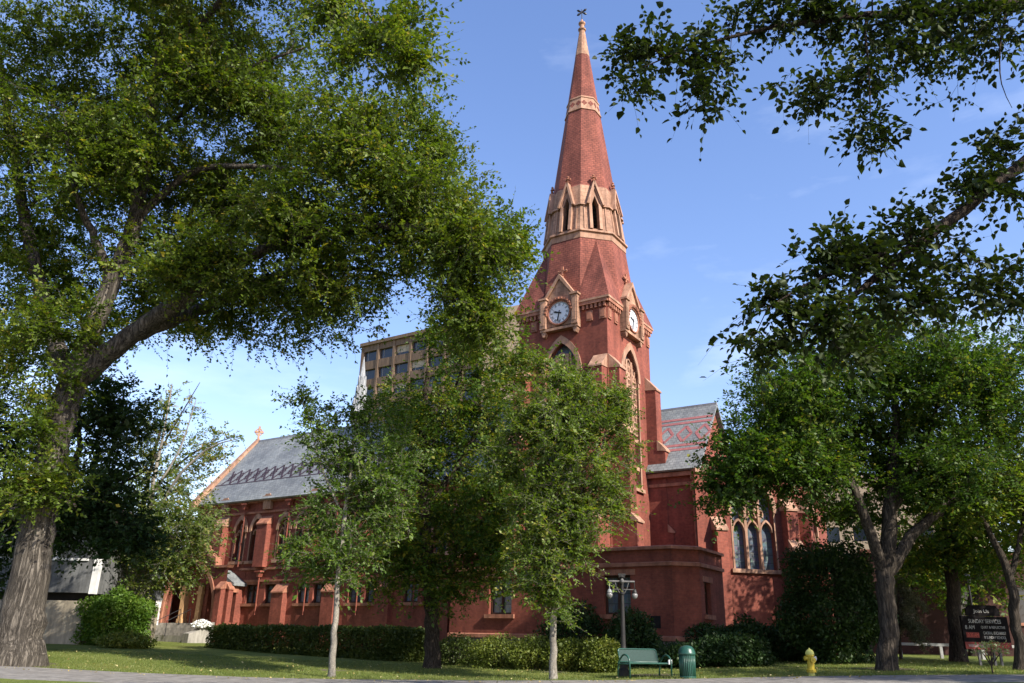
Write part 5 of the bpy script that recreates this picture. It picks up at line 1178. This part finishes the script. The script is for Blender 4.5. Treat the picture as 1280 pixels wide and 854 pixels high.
# the near tree whose boughs hang into the picture from the upper right
b = np.array([12.5, 13.0, g(12.5, 13.0)])
tr = [(12.5, 13, -.3, .55), (12.4, 13, 2, .48), (12.3, 13, 4.5, .44), (12.2, 13, 7, .38), (12.0, 13, 10, .3), (11.8, 12.5, 13.5, .2), (11.4, 12, 17, .08)]
Yn = 11.5
tree('maple_tree', 'near tree off to the right whose dark boughs hang across the upper right sky', b, [tr,
    [(12.25, 13, 5.8, .2)] + L_((1400, 120, 12.3, .15), (1290, 198, Yn, .105), (1190, 272, 11.2, .085), (1110, 335, 11, .06), (1045, 385, 10.8, .035), (1000, 425, 10.7, .015)),
    [(12.0, 13, 10, .2)] + L_((1420, -60, 12.5, .16), (1300, -5, 12.2, .12), (1180, 14, 12, .09), (1060, 22, 11.8, .06), (940, 40, 11.7, .035), (850, 66, 11.6, .018), (790, 90, 11.5, .008)),
    L_((1180, 275, 11.2, .05), (1090, 322, 10.9, .035), (1010, 355, 10.7, .02), (960, 385, 10.6, .008)),
    L_((1080, 20, 11.8, .03), (1086, 90, 11.6, .02), (1088, 150, 11.5, .012), (1090, 205, 11.5, .005)),
    L_((1260, 2, 12.2, .03), (1250, 60, 12, .02), (1252, 105, 11.9, .012), (1265, 135, 11.9, .006))],
    [blob(800, 60, 52, 36, 11.6, .5, 26), blob(795, 110, 26, 22, 11.5, .3, 10), blob(880, 60, 60, 45, 11.6, .5, 34), blob(885, 125, 28, 34, 11.5, .3, 14), blob(960, 20, 90, 28, 11.7, .6, 40), blob(1075, 20, 100, 30, 11.8, .7, 60), blob(1200, 25, 110, 36, 12, .8, 66), blob(1010, 110, 50, 34, 11.5, .4, 22), blob(1085, 165, 26, 46, 11.5, .3, 18), blob(1080, 95, 40, 34, 11.6, .4, 22), blob(1150, 70, 70, 24, 11.8, .5, 26),
     blob(1255, 185, 40, 34, 11.3, .4, 20), blob(1215, 240, 50, 34, 11.2, .4, 24), blob(1150, 290, 50, 34, 11.1, .4, 24), blob(1100, 320, 52, 36, 11, .4, 28), blob(1040, 325, 62, 40, 10.8, .4, 34), blob(975, 370, 44, 26, 10.7, .3, 18), blob(1030, 400, 62, 34, 10.7, .4, 30), blob(955, 425, 36, 22, 10.6, .3, 12), blob(1130, 370, 70, 36, 11, .5, 30), blob(1210, 350, 60, 40, 11.3, .5, 28), blob(1265, 360, 40, 46, 11.5, .5, 22), blob(1070, 440, 40, 16, 10.8, .3, 10), blob(1270, 250, 24, 30, 11.4, .3, 8),
     (np.array([11.5, 12.5, 14.5]), np.array([4.2, 3.5, 3.5]), 170, .5), (np.array([9.5, 7.4, 12.6]), np.array([4.0, 3.0, 1.9]), 130, .5), (np.array([5.2, 7.0, 12.8]), np.array([3.4, 2.3, 1.4]), 80, .5), (np.array([13, 8.5, 10]), np.array([3.2, 3, 3.2]), 110, .5)],  # crown masses out of view, the forward ones added to shade the boughs
    'leaf_near', 'bark_dark', wave=.5, nspray=4, slen=.45, nleaf=26, lsize=.108, seed=91, rough=.04, along=3, big=True, step=.22, droop=.7, aspect=.68, tip=.004, jit=.03)

# ------------------------------------------------------------------ hedges and shrubs
def shrub(name, label, cat, center, radii, n, leaf, lsize, seed, box=False, group=None, rot=0.0, stem=True, hollow=.72, stems=24, aspect=.6, up=.5, rough=.13):
    """center on the ground; leaves fill the outer shell round branching stems"""
    rng = np.random.default_rng(seed); c = np.array(center, float); e = empty(name, tuple(c), rot); tag(e, label, cat, group)
    r = np.array(radii, float)
    if box:
        q = rng.uniform(-1, 1, (n * 3, 3)); m = np.abs(q).max(1) > hollow; q = q[m][:n]
        q[:, 2] = q[:, 2] * .5 + .5
        pos = q * r
        wob = rough * r[1] * (np.sin(pos[:, 0] * 1.7 + seed) + np.sin(pos[:, 0] * 4.1 + 1.3 * seed) * .6)
        pos[:, 2] *= 1 + (wob / r[2])[:] * .5; pos[:, 1] *= 1 + wob / r[1] * .6
    else:
        q = rng.normal(size=(n, 3)); q /= np.linalg.norm(q, axis=1)[:, None]; rr = hollow + (1 - hollow) * rng.random(n) ** .5
        lump = 1 + rough * (np.sin(q[:, 0] * 5 + seed) * np.sin(q[:, 1] * 6 + 2 * seed) + np.sin(q[:, 2] * 7 + seed) * .7) + rng.normal(size=n) * .035
        pos = q * (rr * lump)[:, None] * r; pos[:, 2] = pos[:, 2] * 1.0 + r[2] * .86
        pos = pos[pos[:, 2] > .02]
    sh = np.clip(.45 + .22 * np.sin(pos[:, 0] * 2.3 + seed) * np.sin(pos[:, 2] * 3 + 1) + rng.normal(size=len(pos)) * .2, 0, 1)
    leaf_mesh('foliage', pos, lsize, M[leaf], e, rng, shade=sh, aspect=aspect, up=up)
    sk = MB()
    for i in range(stems):
        if box: bx, by = rng.uniform(-.95, .95) * r[0], rng.uniform(-.5, .5) * r[1]; tx, ty, tz = bx + rng.normal() * .25, rng.uniform(-.8, .8) * r[1], r[2] * rng.uniform(.7, .95)
        else:
            bx, by = rng.normal(size=2) * .12 * r[:2]; a = rng.uniform(0, 6.28); s_ = rng.uniform(.1, .7); tx, ty, tz = r[0] * s_ * math.cos(a), r[1] * s_ * math.sin(a), r[2] * rng.uniform(1.0, 1.65)
        sk.tube([(bx, by, -.1), ((bx + tx) / 2 + rng.normal() * .08, (by + ty) / 2, tz * .5), (tx, ty, tz)], [.035, .022, .008], 5)
    sk.build('branches', M['bark_dark'], e)
    return e
def mpx(px, Y): return px * Y * 1.02 / F

a = onground(272, 46.5); b_ = onground(530, 38.5); d = b_ - a; ln = np.linalg.norm(d[:2])
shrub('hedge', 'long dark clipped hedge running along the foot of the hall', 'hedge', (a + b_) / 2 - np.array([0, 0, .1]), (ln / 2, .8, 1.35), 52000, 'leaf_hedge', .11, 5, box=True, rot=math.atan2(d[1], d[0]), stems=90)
for i, (px, Y, rx, rz, n, leaf, lab) in enumerate((
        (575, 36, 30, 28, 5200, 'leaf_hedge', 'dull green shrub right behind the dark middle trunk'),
        (625, 34, 34, 26, 6000, 'leaf_shrub', 'low yellow-green shrub between the dark trunk and the pale one'),
        (668, 33, 30, 26, 5600, 'leaf_shrub', 'low sunlit shrub just left of the slender pale trunk'),
        (716, 32, 30, 27, 6000, 'leaf_shrub', 'low sunlit shrub just right of the slender pale trunk'),
        (752, 31, 22, 31, 5200, 'leaf_shrub', 'bright yellow-green shrub closest to the street lamp'))):
    c = onground(px, Y); shrub('shrub', lab, 'shrub', c - np.array([0, 0, .08]), (mpx(rx, Y) * 1.1, mpx(rx, Y) * .8, mpx((19, 20, 20, 20, 22)[i], Y)), n, leaf, .085, 100 + i, group='shrubs along the lawn edge', hollow=.35)
for i, (px, Y, rx, rz, n, lab) in enumerate((
        (720, 37.5, 40, 36, 8000, 'dark bush in shade under the porch wall left of the lamp'), (790, 34.5, 32, 33, 8000, 'tall dark bush against the porch window behind the lamp'),
        (858, 33, 38, 16, 5500, 'low dark bush behind the green litter bin'), (915, 33, 42, 21, 7500, 'low dark bush below the chapel wall'), (884, 36, 30, 25, 5500, 'dark bush at the canted porch corner'), (935, 36, 32, 28, 6000, 'dark bush under the big chapel window'))):
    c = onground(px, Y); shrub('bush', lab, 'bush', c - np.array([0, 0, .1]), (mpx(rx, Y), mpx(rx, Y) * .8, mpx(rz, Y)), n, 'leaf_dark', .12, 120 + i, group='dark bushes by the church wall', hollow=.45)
c = onground(141, 44.5); shrub('round_bush', 'bright green rounded bush beside the white bungalow', 'bush', c - np.array([0, 0, .1]), (mpx(38, 44.5), mpx(32, 44.5), mpx(35, 44.5)), 17000, 'leaf_round', .13, 131, hollow=.55, rough=.2)
c = onground(158, 40.5); shrub('shrub', 'low spreading light green shrub in front of the rounded bush', 'shrub', c - np.array([0, 0, .1]), (mpx(34, 40), mpx(20, 40), mpx(11, 40)), 3600, 'leaf_shrub', .11, 133, hollow=.3)
# dark yew mass right of the chapel
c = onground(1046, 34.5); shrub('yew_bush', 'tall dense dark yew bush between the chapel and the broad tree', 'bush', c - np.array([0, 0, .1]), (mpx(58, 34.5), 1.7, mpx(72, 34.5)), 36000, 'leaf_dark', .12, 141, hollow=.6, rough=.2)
c = onground(985, 36); shrub('bush', 'dark low bush in the corner between chapel and yew', 'bush', c - np.array([0, 0, .1]), (mpx(24, 36), .8, mpx(26, 36)), 4500, 'leaf_dark', .11, 142, hollow=.45, group='dark bushes by the church wall')
# pale grey-green juniper
def juniper():
    rng = np.random.default_rng(7); c = onground(1134, 37.0); e = empty('juniper', tuple(c)); tag(e, 'pale grey-green drooping juniper right of the stout trunk', 'shrub')
    mb = MB(); pos = []; H = mpx(96, 37)
    mb.tube([(-.3, .2, -.1), (-.2, .1, H * .5), (0, 0, H * .93)], [.07, .05, .02], 6)
    for i in range(46):
        z = H * rng.uniform(.25, .95); a = rng.uniform(-1.2, 2.2); l = rng.uniform(.5, 1.5) * (1.15 - .5 * z / H)
        p0 = np.array([-.1, 0, z]); p1 = p0 + l * .6 * np.array([math.cos(a), math.sin(a) * .6, .12]); p2 = p0 + l * np.array([math.cos(a), math.sin(a) * .6, -.45])
        mb.tube([p0, p1, p2], [.018, .012, .005], 4)
        for t in np.linspace(.25, 1, 34):
            q = (1 - t) ** 2 * p0 + 2 * t * (1 - t) * p1 + t * t * p2; pos.append(q + rng.normal(size=(9, 3)) * .07)
    mb.build('branches', M['bark_dark'], e); leaf_mesh('foliage', np.vstack(pos), .085, M['needle'], e, rng, aspect=.3, droop=1.1)
juniper()
def sapling():
    rng = np.random.default_rng(9); c = hit(1241, 843); e = empty('small_shrub', tuple(c)); tag(e, 'small leggy shrub with pale leaves in front of the notice board', 'shrub')
    mb = MB(); pos = []
    for a, l in ((-.55, .62), (-.25, .7), (.1, .75), (.4, .7), (.7, .6)):
        tip = np.array([math.sin(a) * l, rng.normal() * .1, .3 + math.cos(a) * l * .8]); mb.tube([(0, 0, -.05), (0, 0, .25), tip * .6 + np.array([0, 0, .12]), tip], [.03, .025, .018, .008], 5)
        pos.append(tip + rng.normal(size=(46, 3)) * np.array([.16, .12, .07]))
    mb.build('branches', M['bark_dark'], e); leaf_mesh('foliage', np.vstack(pos), .085, M['leaf_pale'], e, rng, aspect=.55)
sapling()
for px, py in ((250, 775), (200, 772)):
    p = world(ec + (3.2 if px == 250 else -3.2), -1.1); rng = np.random.default_rng(px); e = empty('flower_pot', (p[0], p[1], 1.85 if True else 0))
    tag(e, 'pot of white flowers on the %s of the entrance steps' % ('right-hand cheek wall' if px == 250 else 'far cheek wall'), 'flowers', 'flower pots by the steps')
    mb = MB(); mb.lathe([(.2, 0), (.26, .3), (.29, .34), (.27, .36)], 12); mb.build('pot', M['concrete'], e)
    q = rng.normal(size=(900, 3)); q /= np.linalg.norm(q, axis=1)[:, None]; q[:, 2] = np.abs(q[:, 2]) * .7; q = q * np.array([.58, .5, .55]) + np.array([0, 0, .33])
    leaf_mesh('blossom', q, .11, M['flower'], e, rng, aspect=.9); leaf_mesh('foliage', q[:300] * .92, .12, M['leaf_hedge'], e, rng)

# grass blades and fallen leaves
def grass():
    rng = np.random.default_rng(17); n = 90000
    x = rng.uniform(-19, 19, n); y = 26.84 + 11 * rng.random(n) ** 1.7
    z = np.array([g(a, b_) for a, b_ in zip(x, y)]); pos = np.stack([x, y, z - .005], 1)
    nr = rng.normal(size=(n, 3)); 
    a = rng.normal(size=(n, 3)) * .35; a[:, 2] = 1; l = (.05 * np.exp(rng.normal(size=n) * .3))[:, None]; s = np.cross(a, nr); s /= np.linalg.norm(s, axis=1)[:, None]
    vs = np.stack([pos - s * .008, pos + s * .008, pos + a * l], 1)
    me = bpy.data.meshes.new('grass'); me.vertices.add(n * 3); me.vertices.foreach_set('co', vs.reshape(-1).astype(np.float32)); me.loops.add(n * 3); me.loops.foreach_set('vertex_index', np.arange(n * 3, dtype=np.int32))
    me.polygons.add(n); me.polygons.foreach_set('loop_start', np.arange(0, n * 3, 3, dtype=np.int32)); me.polygons.foreach_set('loop_total', np.full(n, 3, np.int32)); me.update(calc_edges=True)
    r = np.clip(.45 + .25 * np.sin(x * .9) * np.sin(y * 1.3 + x * .4) + rng.normal(size=n) * .22, 0, 1); at = me.attributes.new('rnd', 'FLOAT', 'FACE'); at.data.foreach_set('value', r.astype(np.float32))
    me.materials.append(M['grassblade']); o = bpy.data.objects.new('grass', me); COL.objects.link(o); tag(o, 'short mown grass blades covering the lawn', 'grass', kind='stuff')
    n = 900; x = rng.uniform(-18, 18, n); y = 25.2 + 13 * rng.random(n) ** 1.4; pos = np.stack([x, y, [g(a, b_) + .05 for a, b_ in zip(x, y)]], 1)
    o = leaf_mesh('fallen_leaves', pos, .075, M['litter'], None, rng, up=2.0); tag(o, 'pale fallen leaves scattered over lawn and pavement', 'leaves', kind='stuff')
grass()
def soil(c, rx, ry, seed):
    rng = np.random.default_rng(seed); n = 26; ph = rng.random(4) * 6.28; mb = MB(); q = np.arange(n) * 2 * math.pi / n
    rr = 1 + .22 * np.sin(2 * q + ph[0]) + .16 * np.sin(3 * q + ph[1]) + .1 * np.sin(7 * q + ph[2]) + rng.normal(size=n) * .05
    mb.v.append((c[0], c[1], g(c[0], c[1]) + .012))
    for f_ in (.5, 1.0):
        for a, r_ in zip(q, rr): x, y = c[0] + rx * r_ * f_ * math.cos(a), c[1] + ry * r_ * f_ * math.sin(a); mb.v.append((x, y, g(x, y) + (.010 if f_ < 1 else .004)))
    for i in range(n): j = (i + 1) % n; mb.f += [(0, 1 + i, 1 + j), (1 + i, 1 + n + i, 1 + n + j, 1 + j)]
    tag(mb.build('soil', M['soil'], recalc=False), kind='structure')
for i, (px, py, rx, ry) in enumerate(((18, 830, 1.7, 1.1), (415, 838, .5, .4), (692, 840, .55, .42), (541, 822, .9, .7), (1108, 836, 1.0, .7), (812, 844, 1.2, .5), (1240, 843, .5, .4))):
    soil(hit(px, py), rx, ry, 300 + i)

# ------------------------------------------------------------------ street furniture
def bench():
    c = hit(811, 848); e = empty('bench', tuple(c), rad(31)); tag(e, 'dark green perforated metal bench with arched tube arms', 'bench')
    W = .80; mb = MB()
    mb.add([(-W, -.02, .43), (W, -.02, .43), (W, .42, .40), (-W, .42, .40), (-W, -.02, .455), (W, -.02, .455), (W, .42, .425), (-W, .42, .425)], [(3, 2, 1, 0), (4, 5, 6, 7), (0, 1, 5, 4), (1, 2, 6, 5), (2, 3, 7, 6), (3, 0, 4, 7)])
    mb.tube([(-W, -.03, .44), (W, -.03, .44)], .03, 8); mb.build('seat', M['green'], e, bevel=.006)
    mb = MB(); bf = Fr((0, .43, 0), (1, 0, 0), (0, -1, .0)); r = .09
    out = [(-W, .47), (W, .47), (W, .86 - r)] + [(W - r + r * math.cos(q), .86 - r + r * math.sin(q)) for q in np.linspace(0, math.pi / 2, 5)] + [(-W + r + r * math.cos(q), .86 - r + r * math.sin(q)) for q in np.linspace(math.pi / 2, math.pi, 5)] + [(-W, .86 - r)]
    pts = [Vector((s, .43 + (z - .45) * .28, z)) for s, z in out]; n = len(pts)
    mb.add([p for p in pts] + [p + Vector((0, .012, 0)) for p in pts], [tuple(range(n)), tuple(range(2 * n - 1, n - 1, -1))] + [(i, (i + 1) % n, n + (i + 1) % n, n + i) for i in range(n)])
    bk = mb.build('backrest', M['green_dark'], e)
    mb = MB(); mb.tube(pts + [pts[0]], .022, 8); mb.build('frame', M['green'], bk, smooth=True)
    for sx in (-W - .06, W + .06):
        mb = MB(); prof = [(-.12, 0.0), (-.12, .45)] + [(.115 - .235 * math.cos(q), .45 + .24 * math.sin(q)) for q in np.linspace(.2, math.pi * .72, 9)] + [(.42, .48), (.46, .25), (.47, 0)]
        mb.tube([(sx, y, z) for y, z in prof], .028, 8)
        mb.tube([(sx, -.1, .42), (sx, .44, .40)], .02, 6); mb.tube([(sx, .1, .41), (sx * .86, .1, .41)], .02, 6); mb.tube([(sx, .40, .41), (sx * .86, .40, .41)], .02, 6)
        mb.build('arm', M['green'], e, smooth=True)
    mb = MB(); mb.box(W - .02, W + .12, -.1, -.06, .42, .56); pl = mb.build('number_plate', M['white'], e)
    t = bpy.data.curves.new('digit', 'FONT'); t.body = '3'; t.size = .13; t.extrude = .002; t.align_x = 'CENTER'; o = bpy.data.objects.new('tmp', t); COL.objects.link(o)
    bpy.context.view_layer.update(); me = bpy.data.meshes.new_from_object(o); bpy.data.objects.remove(o); me.materials.append(M['black']); d_ = bpy.data.objects.new('digit', me); COL.objects.link(d_); d_.parent = pl
    d_.location = (W + .05, -.104, .445); d_.rotation_euler = (math.pi / 2, 0, 0)
bench()
def bin_():
    c = hit(860, 848.5); e = empty('litter_bin', tuple(c)); e.scale = (.88, .88, .97); tag(e, 'green ribbed round litter bin with a domed lid beside the bench', 'bin')
    R_ = .28; mb = MB(); n = 48; k0 = 0
    prof = [(.0, .93), (.06, .93), (.08, 1.0), (.70, 1.0), (.72, 1.0)]
    mb.lathe([(R_ * 1.06, 0), (R_ * 1.06, .06), (R_, .08)], 32); mb.build('base', M['green'], e, smooth=False)
    mb = MB(); mb.lathe([(R_ * .95, .075), (R_ * .95, .72)], 32)
    b = mb.build('body', M['green'], e)
    mb = MB()
    for k in range(26):
        q = 2 * math.pi * k / 26; d = Vector((math.cos(q), math.sin(q), 0)); mb.tube([d * R_ * .96 + Z_ * .08, d * R_ * .96 + Z_ * .72], .02, 5)
    mb.build('ribs', M['green'], b, smooth=True)
    mb = MB(); mb.lathe([(R_ * 1.08, .72), (R_ * 1.1, .73), (R_ * 1.1, .79), (R_ * 1.06, .80), (R_ * 1.04, .82), (R_ * .93, .90), (R_ * .7, .965), (R_ * .38, 1.0), (.0, 1.01)], 32); mb.build('lid', M['green'], e, smooth=True)
bin_()
def lamp():
    c = onground(779, 28.8); p = P(778, 727, 28.8); H = p[2] - c[2]
    e = empty('street_lamp', tuple(c)); tag(e, 'black street lamp post with crossbar and two hanging glass globes', 'lamp post')
    mb = MB(); mb.lathe([(.17, -.1), (.17, .2), (.14, .26), (.13, .6), (.11, .7), (.125, .76), (.1, .84), (.085, .95), (.08, 1.2), (.062, H - .45), (.085, H - .42), (.085, H - .36), (.06, H - .32), (.06, H + .12), (.1, H + .15), (.05, H + .2)], 16); mb.build('post', M['pole'], e, smooth=False)
    aw = mpx(15, 28.8); mb = MB()
    mb.tube([(-aw, 0, H), (aw, 0, H)], .032, 8); mb.tube([(-aw * .75, 0, H - .26), (aw * 1.1, 0, H - .26)], .014, 6)
    for s in (-1, 1): mb.tube([(s * .06, 0, H - .42), (s * aw * .4, 0, H - .22), (s * aw * .55, 0, H)], .014, 6)
    mb.lathe([(.02, -.09), (.07, -.03), (.07, .03), (.02, .09)], 10, (0, -.1, H)); mb.build('crossbar', M['pole_grey'], e)
    mb = MB(); mb.box(-.13, .13, -.05, .05, H + .2, H + .26); mb.box(-.10, .10, -.045, .045, H + .12, H + .2); mb.build('cap', M['pole'], e)
    for s in (-1, 1):
        x = s * aw * .98; z = H - .42
        mb = MB(); mb.tube([(x, 0, H), (x, 0, z + .16)], .016, 6); mb.lathe([(.03, .17), (.06, .14), (.085, .08), (.09, .05), (.03, .045)], 12, (x, 0, z)); h = mb.build('lantern', M['pole'] if s > 0 else M['lead'], e)
        mb = MB(); mb.lathe([(.07, .045), (.105, .0), (.105, -.05), (.075, -.11), (.025, -.15)], 14, (x, 0, z)); mb.build('globe', M['frost'], h, smooth=True)
lamp()
def lamp2():
    c = onground(1222, 41); p = P(1222, 724, 41); H = p[2] - c[2]; e = empty('street_lamp', tuple(c)); tag(e, 'dark slim lamp post with a single lantern behind the notice board', 'lamp post')
    mb = MB(); mb.lathe([(.1, -.1), (.1, .9), (.05, 1.0), (.05, H - .25)], 10); mb.build('post', M['black'], e)
    mb = MB(); mb.lathe([(.06, H - .25), (.12, H - .2), (.17, H + .1), (.2, H + .12), (.07, H + .25), (.02, H + .36)], 8); mb.build('lantern', M['black'], e)
lamp2()
def hydrant():
    c = hit(1015, 846); e = empty('fire_hydrant', tuple(c), rad(8)); e.scale = (.86, .86, .88); tag(e, 'yellow fire hydrant with paler bonnet standing on the grass', 'hydrant')
    mb = MB(); mb.lathe([(.15, -.1), (.15, .02), (.11, .05), (.11, .14)], 18); mb.build('base', M['limeyellow'], e)
    mb = MB(); mb.lathe([(.11, .14), (.17, .145), (.17, .185), (.13, .19), (.17, .195), (.17, .235), (.125, .25), (.125, .66), (.15, .67), (.15, .72), (.13, .73)], 18); b = mb.build('barrel', M['yellow'], e, bevel=.004)
    mb = MB()
    for k in range(8): q = k * math.pi / 4; mb.lathe([(.018, .13), (.018, .25)], 6, (.15 * math.cos(q), .15 * math.sin(q), 0))
    mb.build('flange_bolts', M['yellow'], b)
    mb = MB(); mb.lathe([(.15, .73), (.155, .76), (.14, .82), (.10, .88), (.045, .905), (.03, .905), (.03, .95)], 18); mb.build('bonnet', M['limeyellow'], e, smooth=False)
    for s in (-1, 1):
        mb = MB(); mb.tube([(s * .1, 0, .6), (s * .19, 0, .6)], .062, 12); mb.tube([(s * .185, 0, .6), (s * .215, 0, .6)], .08, 10); mb.tube([(s * .21, 0, .6), (s * .245, 0, .6)], .025, 5); mb.build('nozzle', M['white'] if s > 0 else M['yellow'], e)
    mb = MB(); mb.tube([(0, -.1, .55), (0, -.2, .55)], .085, 14); mb.tube([(0, -.19, .55), (0, -.23, .55)], .1, 10); mb.tube([(0, -.23, .55), (0, -.26, .55)], .028, 5); mb.build('pumper_nozzle', M['yellow'], e)
hydrant()
def rail():
    a = onground(1118, 40); b_ = onground(1345, 38.5); e = empty('rail_fence', tuple(a), math.atan2(b_[1] - a[1], b_[0] - a[0])); tag(e, 'white painted low rail fence behind the notice board', 'fence')
    ln = np.linalg.norm(b_[:2] - a[:2]); h = P(1165, 804, 39.8)[2] - a[2]; sl_ = (b_[2] - a[2])
    mb = MB(); mb.add([(0, -.05, h - .12), (ln, -.05, h - .12 + sl_), (ln, .05, h - .12 + sl_), (0, .05, h - .12), (0, -.05, h), (ln, -.05, h + sl_), (ln, .05, h + sl_), (0, .05, h)], [(3, 2, 1, 0), (4, 5, 6, 7), (0, 1, 5, 4), (1, 2, 6, 5), (2, 3, 7, 6), (3, 0, 4, 7)]); mb.build('rail', M['oldwhite'], e)
    for s in np.arange(.2, ln, 1.75): mb = MB(); z = sl_ * s / ln; mb.box(s - .06, s + .06, -.07, .07, z - .3, z + h - .13); mb.build('post', M['oldwhite'], e)
rail()
def text(body, s, z, h, w_, mat, parent, d=.0, name='lettering', align='LEFT'):
    t = bpy.data.curves.new(name, 'FONT'); t.body = body; t.size = 1; t.extrude = .004; o = bpy.data.objects.new('tmp', t); COL.objects.link(o); bpy.context.view_layer.update()
    me = bpy.data.meshes.new_from_object(o); bpy.data.objects.remove(o); co = np.empty(len(me.vertices) * 3, np.float32); me.vertices.foreach_get('co', co); co = co.reshape(-1, 3)
    lo, hi = co.min(0), co.max(0); co[:, 0] = (co[:, 0] - lo[0]) / (hi[0] - lo[0]) * w_; co[:, 1] = (co[:, 1] - lo[1]) / (hi[1] - lo[1]) * h; me.vertices.foreach_set('co', co.ravel()); me.update()
    me.materials.clear(); me.materials.append(mat); q = bpy.data.objects.new(name, me); COL.objects.link(q); q.parent = parent; q.location = (s, d, z); q.rotation_euler = (math.pi / 2, 0, 0); return q
def notice():
    Yd = 33.; c = onground(1233, Yd); tl = P(1199, 770, Yd); br = P(1266, 813, Yd); W = br[0] - tl[0]
    e = empty('notice_board', ((tl[0] + br[0]) / 2, Yd, c[2]), rad(3)); tag(e, 'black and red church notice board listing Sunday services', 'sign')
    z0, z1 = br[2] - c[2], tl[2] - c[2]; H = z1 - z0; fr_ = Fr((0, 0, 0), (1, 0, 0), (0, -1, 0))
    mb = MB(); mb.fbox(fr_, -W / 2, W / 2, z0, z1, -.06, .04); pan = mb.build('panel', M['signblack'], e)
    mb = MB(); hw = W * .36; zt = P(1233, 757, Yd)[2] - c[2]
    mb.prism(fr_, [(-hw, z1 + .02), (hw, z1 + .02), (hw, zt - .14), (hw - .14, zt), (-hw + .14, zt), (-hw, zt - .14)], -.05, .035); top = mb.build('header', M['signblack'], e)
    u = H / 43.
    mb = MB(); mb.fbox(fr_, -W / 2 + .01, W / 2 - .01, z0 + .01, z0 + 9.5 * u, .04, .046); mb.fbox(fr_, -W * .44, -W * .16, z0 + 15 * u, z0 + 22 * u, .04, .046); mb.build('red_band', M['signred'], pan)
    d = -.048
    text('Join Us', -W * .21, z1 + .09, (zt - z1) * .42, W * .34, M['lettering'], top, -.04)
    text('SUNDAY SERVICES', -W * .35, z0 + 34 * u, 5.2 * u, W * .7, M['lettering'], pan, d)
    text('8 AM', -W * .44, z0 + 26 * u, 5 * u, W * .2, M['lettering'], pan, d)
    text('QUIET & REFLECTIVE', -W * .1, z0 + 26.6 * u, 4 * u, W * .52, M['lettering'], pan, d)
    text('10:30 AM', -W * .43, z0 + 16.4 * u, 4.4 * u, W * .25, M['lettering_red'], pan, d)
    text('CHORAL EUCHARIST', -W * .07, z0 + 19.6 * u, 3.8 * u, W * .49, M['lettering'], pan, d)
    text('& SUNDAY SCHOOL', -W * .06, z0 + 14 * u, 3.6 * u, W * .47, M['lettering'], pan, d)
    text('WEEKDAY SERVICES', -W * .43, z0 + 3 * u, 3.6 * u, W * .44, M['lettering'], pan, d)
    text('WED - 12:10 PM', W * .06, z0 + 3 * u, 3.6 * u, W * .38, M['lettering_red'], pan, d)
    for x in (-W * .22, W * .1, W * .24): mb = MB(); mb.box(x - .04, x + .04, -.02, .05, -.2, z0); mb.build('post', M['pole_grey'], e)
notice()
